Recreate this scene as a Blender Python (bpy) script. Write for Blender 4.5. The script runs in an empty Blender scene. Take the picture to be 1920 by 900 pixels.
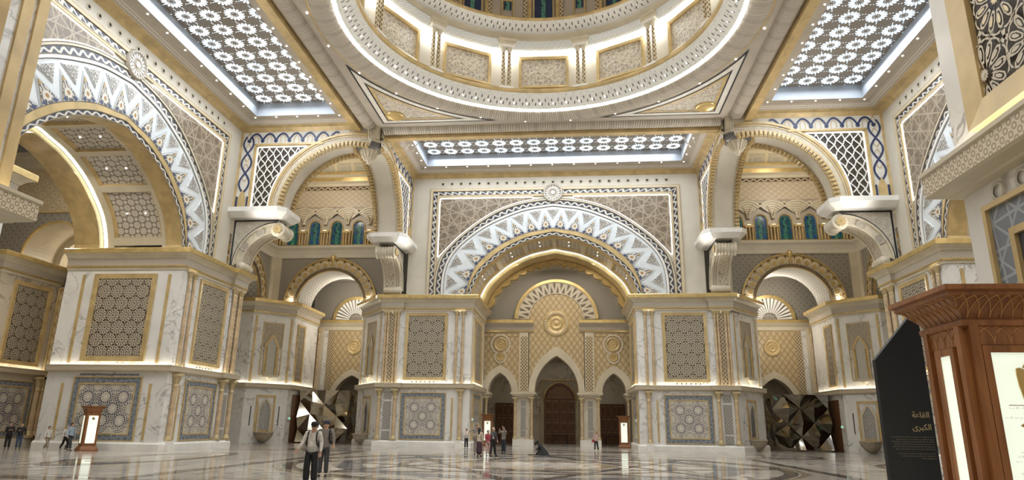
import bpy, math, random
from mathutils import Vector, Matrix
pi=math.pi; rnd=random.Random(7)
sc=bpy.context.scene
COL=sc.collection
# ---------------------------------------------------------------- camera
CAM=Vector((2.0453,-35.4085,1.85)); YAW,PITCH,ROLL=.0973,.2723,.0142
def cam_basis():
    cy,sy=math.cos(YAW),math.sin(YAW)
    F=Vector((-sy*math.cos(PITCH),cy*math.cos(PITCH),math.sin(PITCH)))
    r=Vector((cy,sy,0)); u=r.cross(F); c,s=math.cos(ROLL),math.sin(ROLL)
    return c*r+s*u,-s*r+c*u,F
cd=bpy.data.cameras.new('camera'); cam=bpy.data.objects.new('camera',cd); COL.objects.link(cam)
_R,_U,_F=cam_basis()
cam.matrix_world=Matrix(((_R.x,_U.x,-_F.x,CAM.x),(_R.y,_U.y,-_F.y,CAM.y),(_R.z,_U.z,-_F.z,CAM.z),(0,0,0,1)))
cd.sensor_width=36; cd.lens=1252.39*36/1920; cd.clip_start=.05; cd.clip_end=300
sc.camera=cam
# ---------------------------------------------------------------- world, exposure, lamps
w=bpy.data.worlds.new('world'); sc.world=w; w.use_nodes=True
w.node_tree.nodes['Background'].inputs[0].default_value=(.75,.85,1,1); w.node_tree.nodes['Background'].inputs[1].default_value=.3
vs=sc.view_settings; vs.view_transform='Standard'; vs.look='None'; vs.gamma=1; vs.use_curve_mapping=False; vs.exposure=0.12
sc.cycles.use_denoising=True; sc.cycles.max_bounces=7; sc.cycles.diffuse_bounces=5; sc.cycles.glossy_bounces=4
sc.cycles.caustics_reflective=False; sc.cycles.caustics_refractive=False; sc.cycles.sample_clamp_indirect=6
def lamp(name,kind,loc,power,color=(1,1,1),size=1,size_y=None,rot=(0,0,0),spot=None,blend=.5):
    l=bpy.data.lights.new(name,kind); l.energy=power; l.color=color
    if kind=='AREA':
        l.size=size
        if size_y: l.shape='RECTANGLE'; l.size_y=size_y
    elif kind=='SPOT': l.spot_size=spot or 1.6; l.spot_blend=blend; l.shadow_soft_size=size
    else: l.shadow_soft_size=size
    o=bpy.data.objects.new(name,l); o.location=loc; o.rotation_euler=rot; COL.objects.link(o); return o
DAY=(.88,.94,1.0); WARM=(1,.915,.78); SOFT=(1,.97,.925)
# daylight falling through the four glazed ceiling panels
for n,(x,y,sx,sy) in enumerate(((0,20.3,23,6.2),(-20.3,0,6.2,23),(20.3,0,6.2,23),(0,-20.3,23,6.2))):
    lamp('skylight_daylight','AREA',(x,y,26.6),2300,DAY,sx,sy)
# lights inside the dome drum
o=lamp('dome_bounce','AREA',(0,0,36.2),700,(1,.97,.92),8,8); o.data.spread=.75  # narrow beam added so the floor bounces light up to the ceiling
lamp('dome_fill_lamp','AREA',(0,0,36.0),260,SOFT,9,9)
for k in range(8):
    a=k*pi/4+.39
    lamp('drum_lamp','POINT',(8.8*math.cos(a),8.8*math.sin(a),29.3),26,SOFT,.4)
# lights in the corner bays
for sx in (-1,1):
    lamp('bay_fill','POINT',(sx*22.4,22.4,24.6),780,WARM,.5)  # free point in mid-air, added to brighten the bay and its ceiling
    for q in (-1,1): lamp('arch_uplight','POINT',(sx*22.4+q*4.0,28.2,13.75),26,WARM,.12)
    lamp('passage_lamp','POINT',(sx*22.4,33.2,15.2),430,WARM,.4)
    lamp('passage_lamp','POINT',(sx*22.4,33.0,10.6),170,WARM,.4)
# uplights hidden on the pier cornices and on the bracket slabs, leaning toward the ceiling
for rz in (0,pi/2,-pi/2,pi):
    for u in (-10.8,10.8):
        c,t=math.cos(rz),math.sin(rz); v=24.55
        o=lamp('cornice_uplight','AREA',(u*c-v*t,u*t+v*c,13.62),330,(1,.96,.89),4.4,.4); o.rotation_euler=(pi+.85,0,rz); o.data.spread=1.7
# lamps in the vaults over the four entrances
for (x,y,rz) in ((0,30,0),(-30,0,pi/2),(30,0,pi/2),(0,-31,0)):
    lamp('vault_lamp','AREA',(x,y,18.0),560,WARM,8,3.5,(0,0,rz))
lamp('lobby_lamp','AREA',(0,41,9.6),130,WARM,10,6)
lamp('corridor_fill','AREA',(-36.2,3,22.5),420,WARM,4,16)
lamp('corridor_fill','POINT',(-39.6,18,15.8),200,WARM,.4); lamp('corridor_fill','POINT',(-36.4,6,17.5),420,WARM,.4); lamp('corridor_fill','POINT',(-36.2,6,9),60,WARM,.4)  # points without fixtures, added to lift the dark corridor
lamp('entrance_fill','AREA',(0,-41,13),900,SOFT,12,8)  # unseen area light behind the camera, added as fill
# ---------------------------------------------------------------- materials
class X:
    def __init__(s,nt,v): s.nt=nt; s.v=v
    def op(s,o,*a,clamp=False):
        n=s.nt.nodes.new('ShaderNodeMath'); n.operation=o; n.use_clamp=clamp
        for i,q in enumerate((s,)+a):
            q=q.v if isinstance(q,X) else q
            if isinstance(q,(int,float)): n.inputs[i].default_value=q
            else: s.nt.links.new(q,n.inputs[i])
        return X(s.nt,n.outputs[0])
    def __add__(s,o): return s.op('ADD',o)
    __radd__=__add__
    def __sub__(s,o): return s.op('SUBTRACT',o)
    def __rsub__(s,o): return (s*-1)+o
    def __mul__(s,o): return s.op('MULTIPLY',o)
    __rmul__=__mul__
    def __truediv__(s,o): return s.op('DIVIDE',o)
    def sin(s): return s.op('SINE')
    def abs(s): return s.op('ABSOLUTE')
    def frac(s): return s.op('FRACT')
    def lt(s,o): return s.op('LESS_THAN',o)
    def gt(s,o): return s.op('GREATER_THAN',o)
    def min(s,o): return s.op('MINIMUM',o)
    def max(s,o): return s.op('MAXIMUM',o)
    def sqrt(s): return s.op('SQRT')
    def pow(s,o): return s.op('POWER',o)
    def atan2(s,o): return s.op('ARCTAN2',o)
    def step(s,a,b):
        n=s.nt.nodes.new('ShaderNodeMapRange'); n.interpolation_type='SMOOTHSTEP'
        s.nt.links.new(s.v,n.inputs[0]); n.inputs[1].default_value=a; n.inputs[2].default_value=b
        return X(s.nt,n.outputs[0])
class M:
    def __init__(s,name,col=(.8,.8,.8),rough=.5,metal=0,spec=.5):
        s.m=bpy.data.materials.new(name); s.m.use_nodes=True; s.nt=s.m.node_tree
        s.b=s.nt.nodes['Principled BSDF']; s.b.inputs['Base Color'].default_value=(*col,1)
        s.b.inputs['Roughness'].default_value=rough; s.b.inputs['Metallic'].default_value=metal
        s.b.inputs['Specular IOR Level'].default_value=spec
    def n(s,t): return s.nt.nodes.new(t)
    def uv(s):
        t=s.n('ShaderNodeTexCoord'); p=s.n('ShaderNodeSeparateXYZ'); s.nt.links.new(t.outputs['UV'],p.inputs[0])
        return X(s.nt,p.outputs[0]),X(s.nt,p.outputs[1])
    def noise(s,scale,detail=3,dist=0,vec=None,rough=.5):
        t=s.n('ShaderNodeTexCoord'); n=s.n('ShaderNodeTexNoise'); n.inputs['Scale'].default_value=scale
        n.inputs['Detail'].default_value=detail; n.inputs['Distortion'].default_value=dist; n.inputs['Roughness'].default_value=rough
        s.nt.links.new(t.outputs[vec or 'Object'],n.inputs['Vector']); return X(s.nt,n.outputs['Fac'])
    def voro(s,scale,feature='F1',vec='UV',rand=1):
        t=s.n('ShaderNodeTexCoord'); n=s.n('ShaderNodeTexVoronoi'); n.feature=feature; n.inputs['Scale'].default_value=scale
        n.inputs['Randomness'].default_value=rand
        s.nt.links.new(t.outputs[vec],n.inputs['Vector']); return X(s.nt,n.outputs['Distance'])
    def mix(s,f,a,b):
        n=s.n('ShaderNodeMix'); n.data_type='RGBA'
        for i,q in ((0,f),(6,a),(7,b)):
            if isinstance(q,X): s.nt.links.new(q.v,n.inputs[i])
            elif isinstance(q,tuple): n.inputs[i].default_value=(*q,1)
            elif isinstance(q,(int,float)): n.inputs[i].default_value=q
            else: s.nt.links.new(q,n.inputs[i])
        return n.outputs[2]
    def col(s,c): s.nt.links.new(c,s.b.inputs['Base Color']); return s
    def rough(s,x): s.nt.links.new(x.v,s.b.inputs['Roughness']); return s
    def bump(s,h,dist=.02,strength=.6):
        n=s.n('ShaderNodeBump'); n.inputs['Distance'].default_value=dist; n.inputs['Strength'].default_value=strength
        s.nt.links.new(h.v,n.inputs['Height']); s.nt.links.new(n.outputs[0],s.b.inputs['Normal']); return s
    def emit(s,col,st):
        s.b.inputs['Emission Color'].default_value=(*col,1); s.b.inputs['Emission Strength'].default_value=st; return s
def plain(name,col,rough=.5,metal=0,vary=.12,scale=1.5):
    m=M(name,col,rough,metal)
    if vary:
        f=m.noise(scale,4,.6); d=tuple(c*(1-vary*1.6) for c in col); e=tuple(min(1,c*(1+vary)) for c in col)
        m.col(m.mix(f.step(.3,.7),d,e))
    return m.m
def marble(name,base,vein,scale=.55,rough=.18,wid=.035,amt=.85):
    m=M(name,base,rough)
    a=(m.noise(scale,6,1.6)-.5).abs(); b=(m.noise(scale*2.7,5,1.2)-.5).abs(); c=m.noise(scale*.8,2)
    v=((1-a.step(.0,wid))*amt*c.step(.38,.62)).max((1-b.step(0,wid*.6))*amt*.55*c.step(.45,.7))
    cl=m.noise(scale*1.3,3).step(.35,.75)
    tint=m.mix(cl,base,tuple(x*.9 for x in base))
    m.col(m.mix(v,tint,vein)); return m.m
def cells(u,v,s,stag=True):
    """distance and angle to the nearest point of a staggered grid"""
    def one(o):
        a=((u/s+o).frac()-.5)*s; b=((v/s+o).frac()-.5)*s
        return a,b,(a*a+b*b).sqrt()
    a0,b0,r0=one(.0)
    if not stag: return r0,b0.atan2(a0)
    a1,b1,r1=one(.5)
    k=r1.lt(r0)
    a=a0+(a1-a0)*k; b=b0+(b1-b0)*k
    return r0.min(r1),b.atan2(a)
def rosettes(name,bg,fg,s,n=8,core=None,rough=.45,stag=True,dist=.012,fill=.36):
    """carved rosette ground: petals round a staggered grid, with rings and a fine net between them"""
    m=M(name,bg,rough); u,v=m.uv(); r,a=cells(u,v,s,stag)
    R=s*fill
    pet=((a*n).sin()*.5+.5)
    inside=r.lt(R)
    petal=(pet.gt(.42))*inside*(r.gt(R*.28))
    ring=((r-R).abs().lt(s*.035)).max((r-R*.24).abs().lt(s*.03))
    net=((((u+v)/(s*.25)).frac()-.5).abs().lt(.11)).max((((u-v)/(s*.25)).frac()-.5).abs().lt(.11))*(1-inside)
    f=petal.max(ring).max(net)
    c=m.mix(f,bg,fg)
    if core: c=m.mix(r.lt(R*.2),c,core)
    m.col(c); m.bump(f,dist,.5); return m.m
def net(name,bg,fg,su,sv,wd=.1,fill=None,rough=.4,dist=.012):
    m=M(name,bg,rough); u,v=m.uv()
    p=((u/su+v/sv).frac()-.5).abs(); q=((u/su-v/sv).frac()-.5).abs()
    f=(p.lt(wd)).max(q.lt(wd)); c=m.mix(f,bg,fg)
    if fill:
        g=(p.gt(.36))*(q.gt(.36)); c=m.mix(g,c,fill); 
    m.col(c); m.bump(f,dist,.5); return m.m
def braid(name,bg,fg,lam=.9,gold=None):
    """guilloche border: two waves crossing on a dark ground (UV: metres along, 0..1 across)"""
    m=M(name,bg,.35); u,v=m.uv()
    w1=(u*(2*pi/lam)).sin()*.26; w2=(u*(2*pi/lam)+2.2).sin()*.26
    y=v-.5
    f=((y-w1).abs().lt(.13)).max((y+w2).abs().lt(.085))
    e=y.abs().gt(.43)
    c=m.mix(f,bg,fg); c=m.mix(e,c,gold or fg)
    m.col(c); m.bump(f,.02,.5); return m.m
def carved(name,a,b,scale=9,rough=.5,dist=.02,thr=(.04,.16),stretch=None):
    m=M(name,a,rough); d=m.voro(scale,'DISTANCE_TO_EDGE','UV',.55)
    f=d.step(*thr); m.col(m.mix(f,a,b)); m.bump(f,dist,.7); return m.m
def glow(name,col,st):
    m=M(name,(.8,.8,.8),.5); m.emit(col,st); return m.m
MT={}
MT['marble']=marble('white_marble',(.76,.75,.73),(.30,.28,.27))
MT['marble2']=marble('cream_marble',(.60,.54,.44),(.26,.2,.15),.4,.22,.05)
MT['gold']=plain('honey_stone',(.56,.415,.20),.3,.12,.12,1.1); MT['onyx']=plain('pink_onyx',(.56,.42,.26),.28,0,.14,1.6); MT['paleg']=plain('pale_gilt',(.62,.50,.29),.3,.2,.1,2)
MT['gilt']=plain('gilded_stone',(.62,.455,.19),.26,.45,.1,2)
MT['cream']=plain('cream_stone',(.60,.535,.41),.4,0,.06,.6)
MT['ivory']=plain('ivory_plaster',(.63,.585,.50),.42,0,.04,.5)
MT['white']=plain('white_stone',(.80,.78,.74),.35,0,.05,.8)
MT['taupe']=plain('taupe_stone',(.43,.38,.315),.45,0,.06,.5)
MT['dark']=plain('dark_umber',(.065,.05,.035),.5,0,.15,3)
MT['umber']=plain('umber_screen',(.115,.088,.058),.5,0,.2,4)
MT['lace']=plain('ivory_carving',(.60,.535,.42),.4,0,.05,3)
MT['lace2']=plain('pale_carving',(.72,.69,.63),.4,0,.05,3)
MT['greystrip']=net('grey_inlay',(.2,.19,.18),(.52,.49,.44),.26,.3,.1,(.33,.31,.28))
MT['mosaicbase']=plain('ivory_mosaic',(.58,.535,.455),.35,0,.07,5)
MT['carvband']=carved('carved_frieze',(.24,.19,.13),(.62,.55,.43),17,.5,.02,(.02,.2))

def _cw():
    m=M('slotted_white_carving',(.8,.8,.78),.4); u,v=m.uv()
    def slots(o,lo,hi): return (((u/.52+o).frac()-.5).abs().lt(.085))*(v.gt(lo))*(v.lt(hi))
    f=slots(.0,.62,.86).max(slots(.5,.30,.54)); k=m.voro(6,'DISTANCE_TO_EDGE','UV',.6); g=k.lt(.05); d=(((u/.13).frac()-.5).abs().lt(.2))*(v.lt(.16))
    c=m.mix((g.max(d))*.55,(.82,.82,.80),(.50,.49,.47)); c=m.mix(f,c,(.10,.10,.12)); m.col(c); m.bump(k.step(0,.12),.03,.5); return m.m
MT['carvwhite']=_cw()
MT['carvtaupe']=net('carved_taupe',(.36,.315,.26),(.66,.60,.515),.2,.17,.13)
MT['damask']=rosettes('damask_screen',(.10,.085,.07),(.40,.365,.31),.62,6,None,.45,True,.01,.3)
MT['damask2']=rosettes('damask_screen_fine',(.14,.12,.10),(.52,.48,.40),.95,8,(.55,.4,.2),.45)

def _sof():
    m=M('pierced_soffit',(.6,.56,.5),.35); u,v=m.uv(); r,a=cells(u,v,.86); k=(a*8).op('COSINE')*.018
    f=((r-.27+k).abs().lt(.03)).max((((u+v)/.43).frac()-.5).abs().lt(.06)*r.gt(.29)).max((((u-v)/.43).frac()-.5).abs().lt(.06)*r.gt(.29)).max((r-.1).abs().lt(.008))
    m.col(m.mix(f,(.62,.575,.51),(.17,.14,.115))); m.bump(f*-1,.015,.5); return m.m
MT['soffit']=_sof()
MT['starry']=rosettes('star_plaster',(.42,.33,.2),(.57,.47,.32),1.1,8,(.12,.08,.05),.45,True,.006,.2)
MT['lattice']=net('diamond_lattice',(.50,.385,.22),(.27,.185,.085),.62,.86,.055,(.56,.45,.28))
MT['strip']=net('pierced_strip',(.16,.11,.06),(.60,.50,.33),.3,.36,.16)
MT['spandrel']=M('brown_spandrel',(.25,.2,.15),.4).m
def _sp():
    m=M('carved_spandrel',(.3,.24,.18),.38); d=m.voro(1.25,'DISTANCE_TO_EDGE','UV',.9); e=m.voro(3.1,'DISTANCE_TO_EDGE','UV',.8)
    f=(1-d.step(.0,.05)).max((1-e.step(0,.035))*.6); m.col(m.mix(f,(.25,.195,.14),(.55,.475,.38))); m.bump(f,.06,.8); return m.m
def girih(name,bg,fg,sc,wd=.05,n=5,tone=None,rough=.4,dist=.04):
    m=M(name,bg,rough); u,v=m.uv(); f=None
    for k in range(n):
        a=pi*k/n+.1; x=((u*math.cos(a)+v*math.sin(a))/sc+.13*k).frac()-.5
        g=x.abs().lt(wd); f=g if f is None else f.max(g)
    c=bg
    if tone:
        k_=None
        for k in (0,2,3):
            a=pi*k/n+.1; x=(((u*math.cos(a)+v*math.sin(a))/sc+.13*k)*.5).frac().gt(.5); k_=x if k_ is None else (k_-x).abs()
        c=m.mix(k_,bg,tone)
    c=m.mix(f,c,fg); m.col(c); m.bump(f,dist,.7); return m.m
MT['grey']=girih('grey_strapwork',(.155,.175,.21),(.31,.335,.37),.36,.05,4)
MT['spandrel']=girih('carved_strapwork',(.165,.125,.085),(.37,.305,.225),1.15,.04,5,(.225,.175,.12))

MT['braid']=braid('navy_braid',(.03,.035,.06),(.62,.59,.52),.72,(.5,.38,.2))
MT['braid2']=braid('umber_braid',(.06,.04,.03),(.6,.52,.38),.7,(.5,.36,.17))
MT['blueline']=plain('navy_inlay',(.03,.045,.12),.35,0,.1,4)
MT['black']=plain('black_stone',(.008,.008,.011),.6,0,.1,4)
def _mos():
    m=M('floral_mosaic',(.6,.55,.45),.35); u,v=m.uv()   # u -1..1 across, v 0..1 up the triangle
    cb=m.n('ShaderNodeCombineXYZ'); m.nt.links.new(u.abs().v,cb.inputs[0]); m.nt.links.new(v.v,cb.inputs[1])
    n_=m.n('ShaderNodeTexNoise'); n_.inputs['Scale'].default_value=5; n_.inputs['Detail'].default_value=1; n_.inputs['Distortion'].default_value=.6
    m.nt.links.new(cb.outputs[0],n_.inputs['Vector']); n=X(m.nt,n_.outputs['Fac'])
    w_=1-v; c=m.mix(n.gt(.52),(.10,.10,.11),(.56,.52,.45))
    au=u.abs(); d=((au-.30)*(au-.30)*1.5+(v-.22)*(v-.22)*4).sqrt(); e=((au*au)*1.6+(v-.34)*(v-.34)*6).sqrt()
    c=m.mix((e-.40).abs().lt(.09),c,(.70,.66,.58)); c=m.mix(e.lt(.26),c,(.36,.20,.07)); c=m.mix((e-.26).abs().lt(.04),c,(.66,.6,.5))
    c=m.mix((((au-.62).abs()*1.1+(v-.12).abs()*2.2).lt(.24)),c,(.035,.06,.16)); c=m.mix((d.lt(.2))*(n.gt(.5)),c,(.66,.62,.55))
    c=m.mix((au-.02).abs().lt(.05)*(v.gt(.55)),c,(.6,.55,.46)); c=m.mix(v.gt(.80),c,(.42,.29,.11)); m.col(c); return m.m
MT['floral']=_mos()
def _mos2():
    m=M('grey_floral_mosaic',(.6,.55,.45),.35); n=m.voro(4.2,'DISTANCE_TO_EDGE','UV',1); k=m.noise(2.5,2,.8,'UV')
    c=m.mix(n.step(.02,.1),(.62,.6,.56),(.20,.18,.16)); c=m.mix(k.gt(.6),c,(.6,.58,.54)); m.col(c); return m.m
MT['floral2']=_mos2()
MT['tymptri']=carved('dark_tympanum_mosaic',(.50,.44,.33),(.13,.10,.07),6,.4,.01,(.01,.06))
MT['zig']=plain('pale_blue_white_marble',(.70,.735,.76),.3,0,.05,1)
def _floor():
    m=M('polished_marble_floor',(.62,.57,.49),.13); u,v=m.uv()
    a=(m.noise(.35,6,1.8)-.5).abs(); n=m.noise(.13,3,.6)
    c=m.mix(n.step(.4,.62),(.60,.56,.50),(.43,.39,.34))
    tx=((u/1.6).frac()-.5).abs(); ty=((v/1.6).frac()-.5).abs()
    r,an=cells(u,v,6.4)
    flo=((an*8).sin().gt(.1))*(r.lt(2.2))*(r.gt(.7))
    c=m.mix(flo*.6,c,(.36,.31,.24)); c=m.mix((r-2.5).abs().lt(.16),c,(.22,.19,.17)); c=m.mix((r-.55).abs().lt(.12),c,(.2,.22,.26))
    g=(tx.gt(.485)).max(ty.gt(.485)); c=m.mix(g*.35,c,(.3,.26,.22))
    c=m.mix((1-a.step(0,.03))*.6,c,(.25,.22,.19)); m.col(c)
    m.b.inputs['Specular IOR Level'].default_value=.55
    return m.m
MT['floor']=_floor()
MT['inlaydark']=marble('dark_inlay',(.16,.14,.12),(.3,.26,.22),.6,.05)
MT['inlaytan']=marble('tan_inlay',(.42,.34,.23),(.24,.17,.1),.6,.05)
MT['inlaygrey']=marble('grey_inlay_marble',(.24,.235,.235),(.45,.43,.4),.6,.05)
MT['wood']=None
def _wood(name,a,b,rough=.35):
    m=M(name,a,rough); t=m.n('ShaderNodeTexCoord'); mp=m.n('ShaderNodeMapping'); mp.inputs['Scale'].default_value=(9,9,.9)
    m.nt.links.new(t.outputs['Object'],mp.inputs[0]); n=m.n('ShaderNodeTexNoise'); n.inputs['Scale'].default_value=1.6; n.inputs['Detail'].default_value=5; n.inputs['Distortion'].default_value=.7
    m.nt.links.new(mp.outputs[0],n.inputs['Vector']); f=X(m.nt,n.outputs['Fac']); m.col(m.mix(f.step(.3,.7),a,b)); m.bump(f,.004,.3); return m.m
MT['wood']=_wood('carved_cherry_wood',(.20,.075,.025),(.33,.135,.045))
MT['woodline']=plain('light_wood_rib',(.5,.26,.10),.35,0,.1,4)
MT['door']=_wood('dark_walnut',(.085,.035,.014),(.14,.06,.025),.4)
MT['doorin']=plain('door_inlay',(.34,.22,.11),.4,0,.1,3)
MT['mirror']=M('polished_gold_mirror',(.56,.50,.39),.09,1).m
MT['mirrord']=M('dark_mirror',(.20,.18,.15),.04,1).m
MT['brass']=M('brass',(.68,.48,.2),.25,1).m
MT['warmstrip']=glow('warm_cove_light',(1,.93,.76),8.5)
MT['capstrip']=glow('capital_cove_light',(1,.84,.5),2.6)
MT['coolstrip']=glow('cool_cove_light',(.86,.97,.92),4.2)
MT['whitestrip']=glow('white_edge_light',(1,.98,.93),3.6)
MT['ringstrip']=glow('dome_ring_light',(1,.97,.84),30); MT['hoodlight']=glow('hood_cove_light',(.9,.97,1),22)
MT['spot']=glow('downlight',(1,.97,.9),14)
MT['panelglow']=glow('lit_panel',(.88,1,.80),.62)
MT['exit']=glow('exit_sign_green',(.15,.75,.5),1.0)
MT['skin']=M('skin',(.52,.32,.22),.5).m
MT['well']=plain('skylight_well',(.40,.43,.48),.4,0,.04,.5)
MT['petal']=glow('daylit_glass',(.80,.92,1.0),1.55)
MT['petal2']=glow('daylit_glass_blue',(.62,.82,1.0),1.35)
MT['petald']=glow('daylit_glass_core',(.35,.42,.5),.3)
MT['grille']=rosettes('bronze_ceiling_screen',(.13,.11,.09),(.29,.25,.205),.4,6,None,.5,True,.01,.3)
def _stain(name,a,b):
    m=M(name,(.02,.03,.05),.15); n=m.voro(5.0,'DISTANCE_TO_EDGE','UV',.6); k=m.noise(3.2,2,.5,'UV'); u,v=m.uv()
    f=n.step(.02,.1); c=m.mix(k.step(.42,.58),a,b); mid=(u.abs().lt(.16)); c=m.mix(mid*.7,c,(.25,.8,.35))
    c=m.mix(f,(.005,.006,.01),c); m.nt.links.new(c,m.b.inputs['Emission Color']); m.b.inputs['Emission Strength'].default_value=.19
    return m.m
MT['stainA']=_stain('stained_glass_blue',(.02,.16,.55),(.02,.35,.22)); MT['stainB']=_stain('stained_glass_green',(.02,.35,.16),(.03,.14,.36))
MT['staind']=_stain('stained_glass_night',(.008,.02,.08),(.02,.03,.1))
def _ribbed():
    m=M('ribbed_molding',(.5,.44,.36),.45); u,v=m.uv()
    w_=((u*(2*pi/.19)+(v*3.2).sin()*1.2).sin()*.5+.5); k=m.noise(6,2,.3,'UV')
    g=((u/1.5).frac()-.5).abs().lt(.12); 
    f=w_*(1-g*.5); c=m.mix(f.step(.25,.7),(.34,.30,.245),(.54,.485,.405)); m.col(c); m.bump(f,.05,.6); return m.m
MT['ribbed']=_ribbed()
MT['carvdark']=net('dark_rim_carving',(.05,.05,.055),(.20,.19,.18),.22,.22,.16)
MT['latticepale']=net('pale_net_plaster',(.58,.50,.38),(.45,.37,.26),.7,.55,.06,(.64,.56,.44))
MT['latvault']=net('silver_lattice',(.56,.545,.51),(.25,.22,.18),.62,.62,.05,(.66,.65,.63),.3)
def _cof():
    m=M('coffer_bands',(.6,.52,.38),.4); u,v=m.uv(); n=m.voro(.55,'DISTANCE_TO_EDGE','UV',0); e=m.voro(1.1,'DISTANCE_TO_EDGE','UV',.2)
    f=(n.lt(.09)).max(e.lt(.05)*.7); m.col(m.mix(f,(.50,.46,.36),(.70,.60,.40))); m.bump(f,.05,.8); return m.m
MT['cofpat']=_cof()
def _ftri():
    m=M('floral_carving',(.5,.45,.4),.45); n=m.noise(2.2,2,2.5,'UV'); e=m.voro(2.6,'DISTANCE_TO_EDGE','UV',1)
    f=(n-.5).abs().lt(.05); g=e.lt(.06)
    c=m.mix(f.max(g*.8),(.30,.26,.215),(.62,.56,.46)); c=m.mix(n.gt(.66),c,(.42,.27,.08)); m.col(c); m.bump(n,.06,.5); return m.m
MT['floraltri']=_ftri()
MT['hood']=rosettes('lit_hood_carving',(.50,.53,.55),(.78,.80,.81),.5,6,None,.4,True,.03,.45)
MT['cloth_grey2']=plain('pale_grey_cloth',(.40,.40,.36),.8,0,.05,6)
def _rings():
    m=M('ring_chain_frieze',(.45,.36,.24),.45); u,v=m.uv(); r,a=cells(u,v,.16)
    f=(r-.062).abs().lt(.014); i=r.lt(.05); e=r.lt(.02)
    c=m.mix(f,(.15,.11,.07),(.66,.59,.48)); c=m.mix(i,c,(.40,.31,.19)); c=m.mix(e,c,(.66,.59,.48)); m.col(c); m.bump(f.max(e),.03,.7); return m.m
MT['rings']=_rings()

def _trim():
    m=M('braided_ceiling_fillet',(.6,.54,.46),.45); u,v=m.uv(); w1=((u*(2*pi/.34)).sin()*.12); y=v-.25
    f=((y-w1).abs().lt(.05)).max((y+w1).abs().lt(.05)); i=y.abs().lt(.2)
    c=m.mix(f*i,(.55,.49,.41),(.72,.67,.6)); c=m.mix((1-f)*i,c,(.36,.31,.25)); m.col(c); m.bump(f,.02,.5); return m.m
MT['trim']=_trim()

def _cpl():
    m=M('pale_arabesque_plate',(.6,.55,.46),.45); n=m.noise(3.4,2,2.2,'UV'); f=(n-.5).abs().lt(.045); g=(n-.62).abs().lt(.03)
    m.col(m.mix(f.max(g),(.46,.41,.335),(.68,.63,.54))); m.bump(f.max(g),.04,.6); return m.m
MT['carvplate']=_cpl()
def _cons():
    m=M('scroll_soffit_carving',(.6,.54,.44),.4); u,v=m.uv(); y=(v/2.1-.5)
    n=m.voro(5,'DISTANCE_TO_EDGE','UV',.7); inn=(y.abs().lt(.24)); ed=((y.abs()-.33).abs().lt(.03)).max((y.abs()-.43).abs().lt(.025))
    c=m.mix(inn*(n.lt(.07)),(.62,.56,.46),(.36,.30,.22)); c=m.mix(ed,c,(.42,.36,.28)); m.col(c); return m.m
MT['conssoff']=_cons()
MT['nicheback']=rosettes('niche_relief',(.40,.39,.35),(.60,.57,.50),.62,8,None,.4,True,.02,.42)

MT['slate']=plain('slate_ground',(.06,.065,.08),.4,0,.2,4); MT['petalstone']=plain('pale_petal_stone',(.52,.47,.40),.35,0,.08,6)
MT['zigline']=plain('grey_white_marble_line',(.50,.53,.56),.3,0,.05,1)
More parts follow.
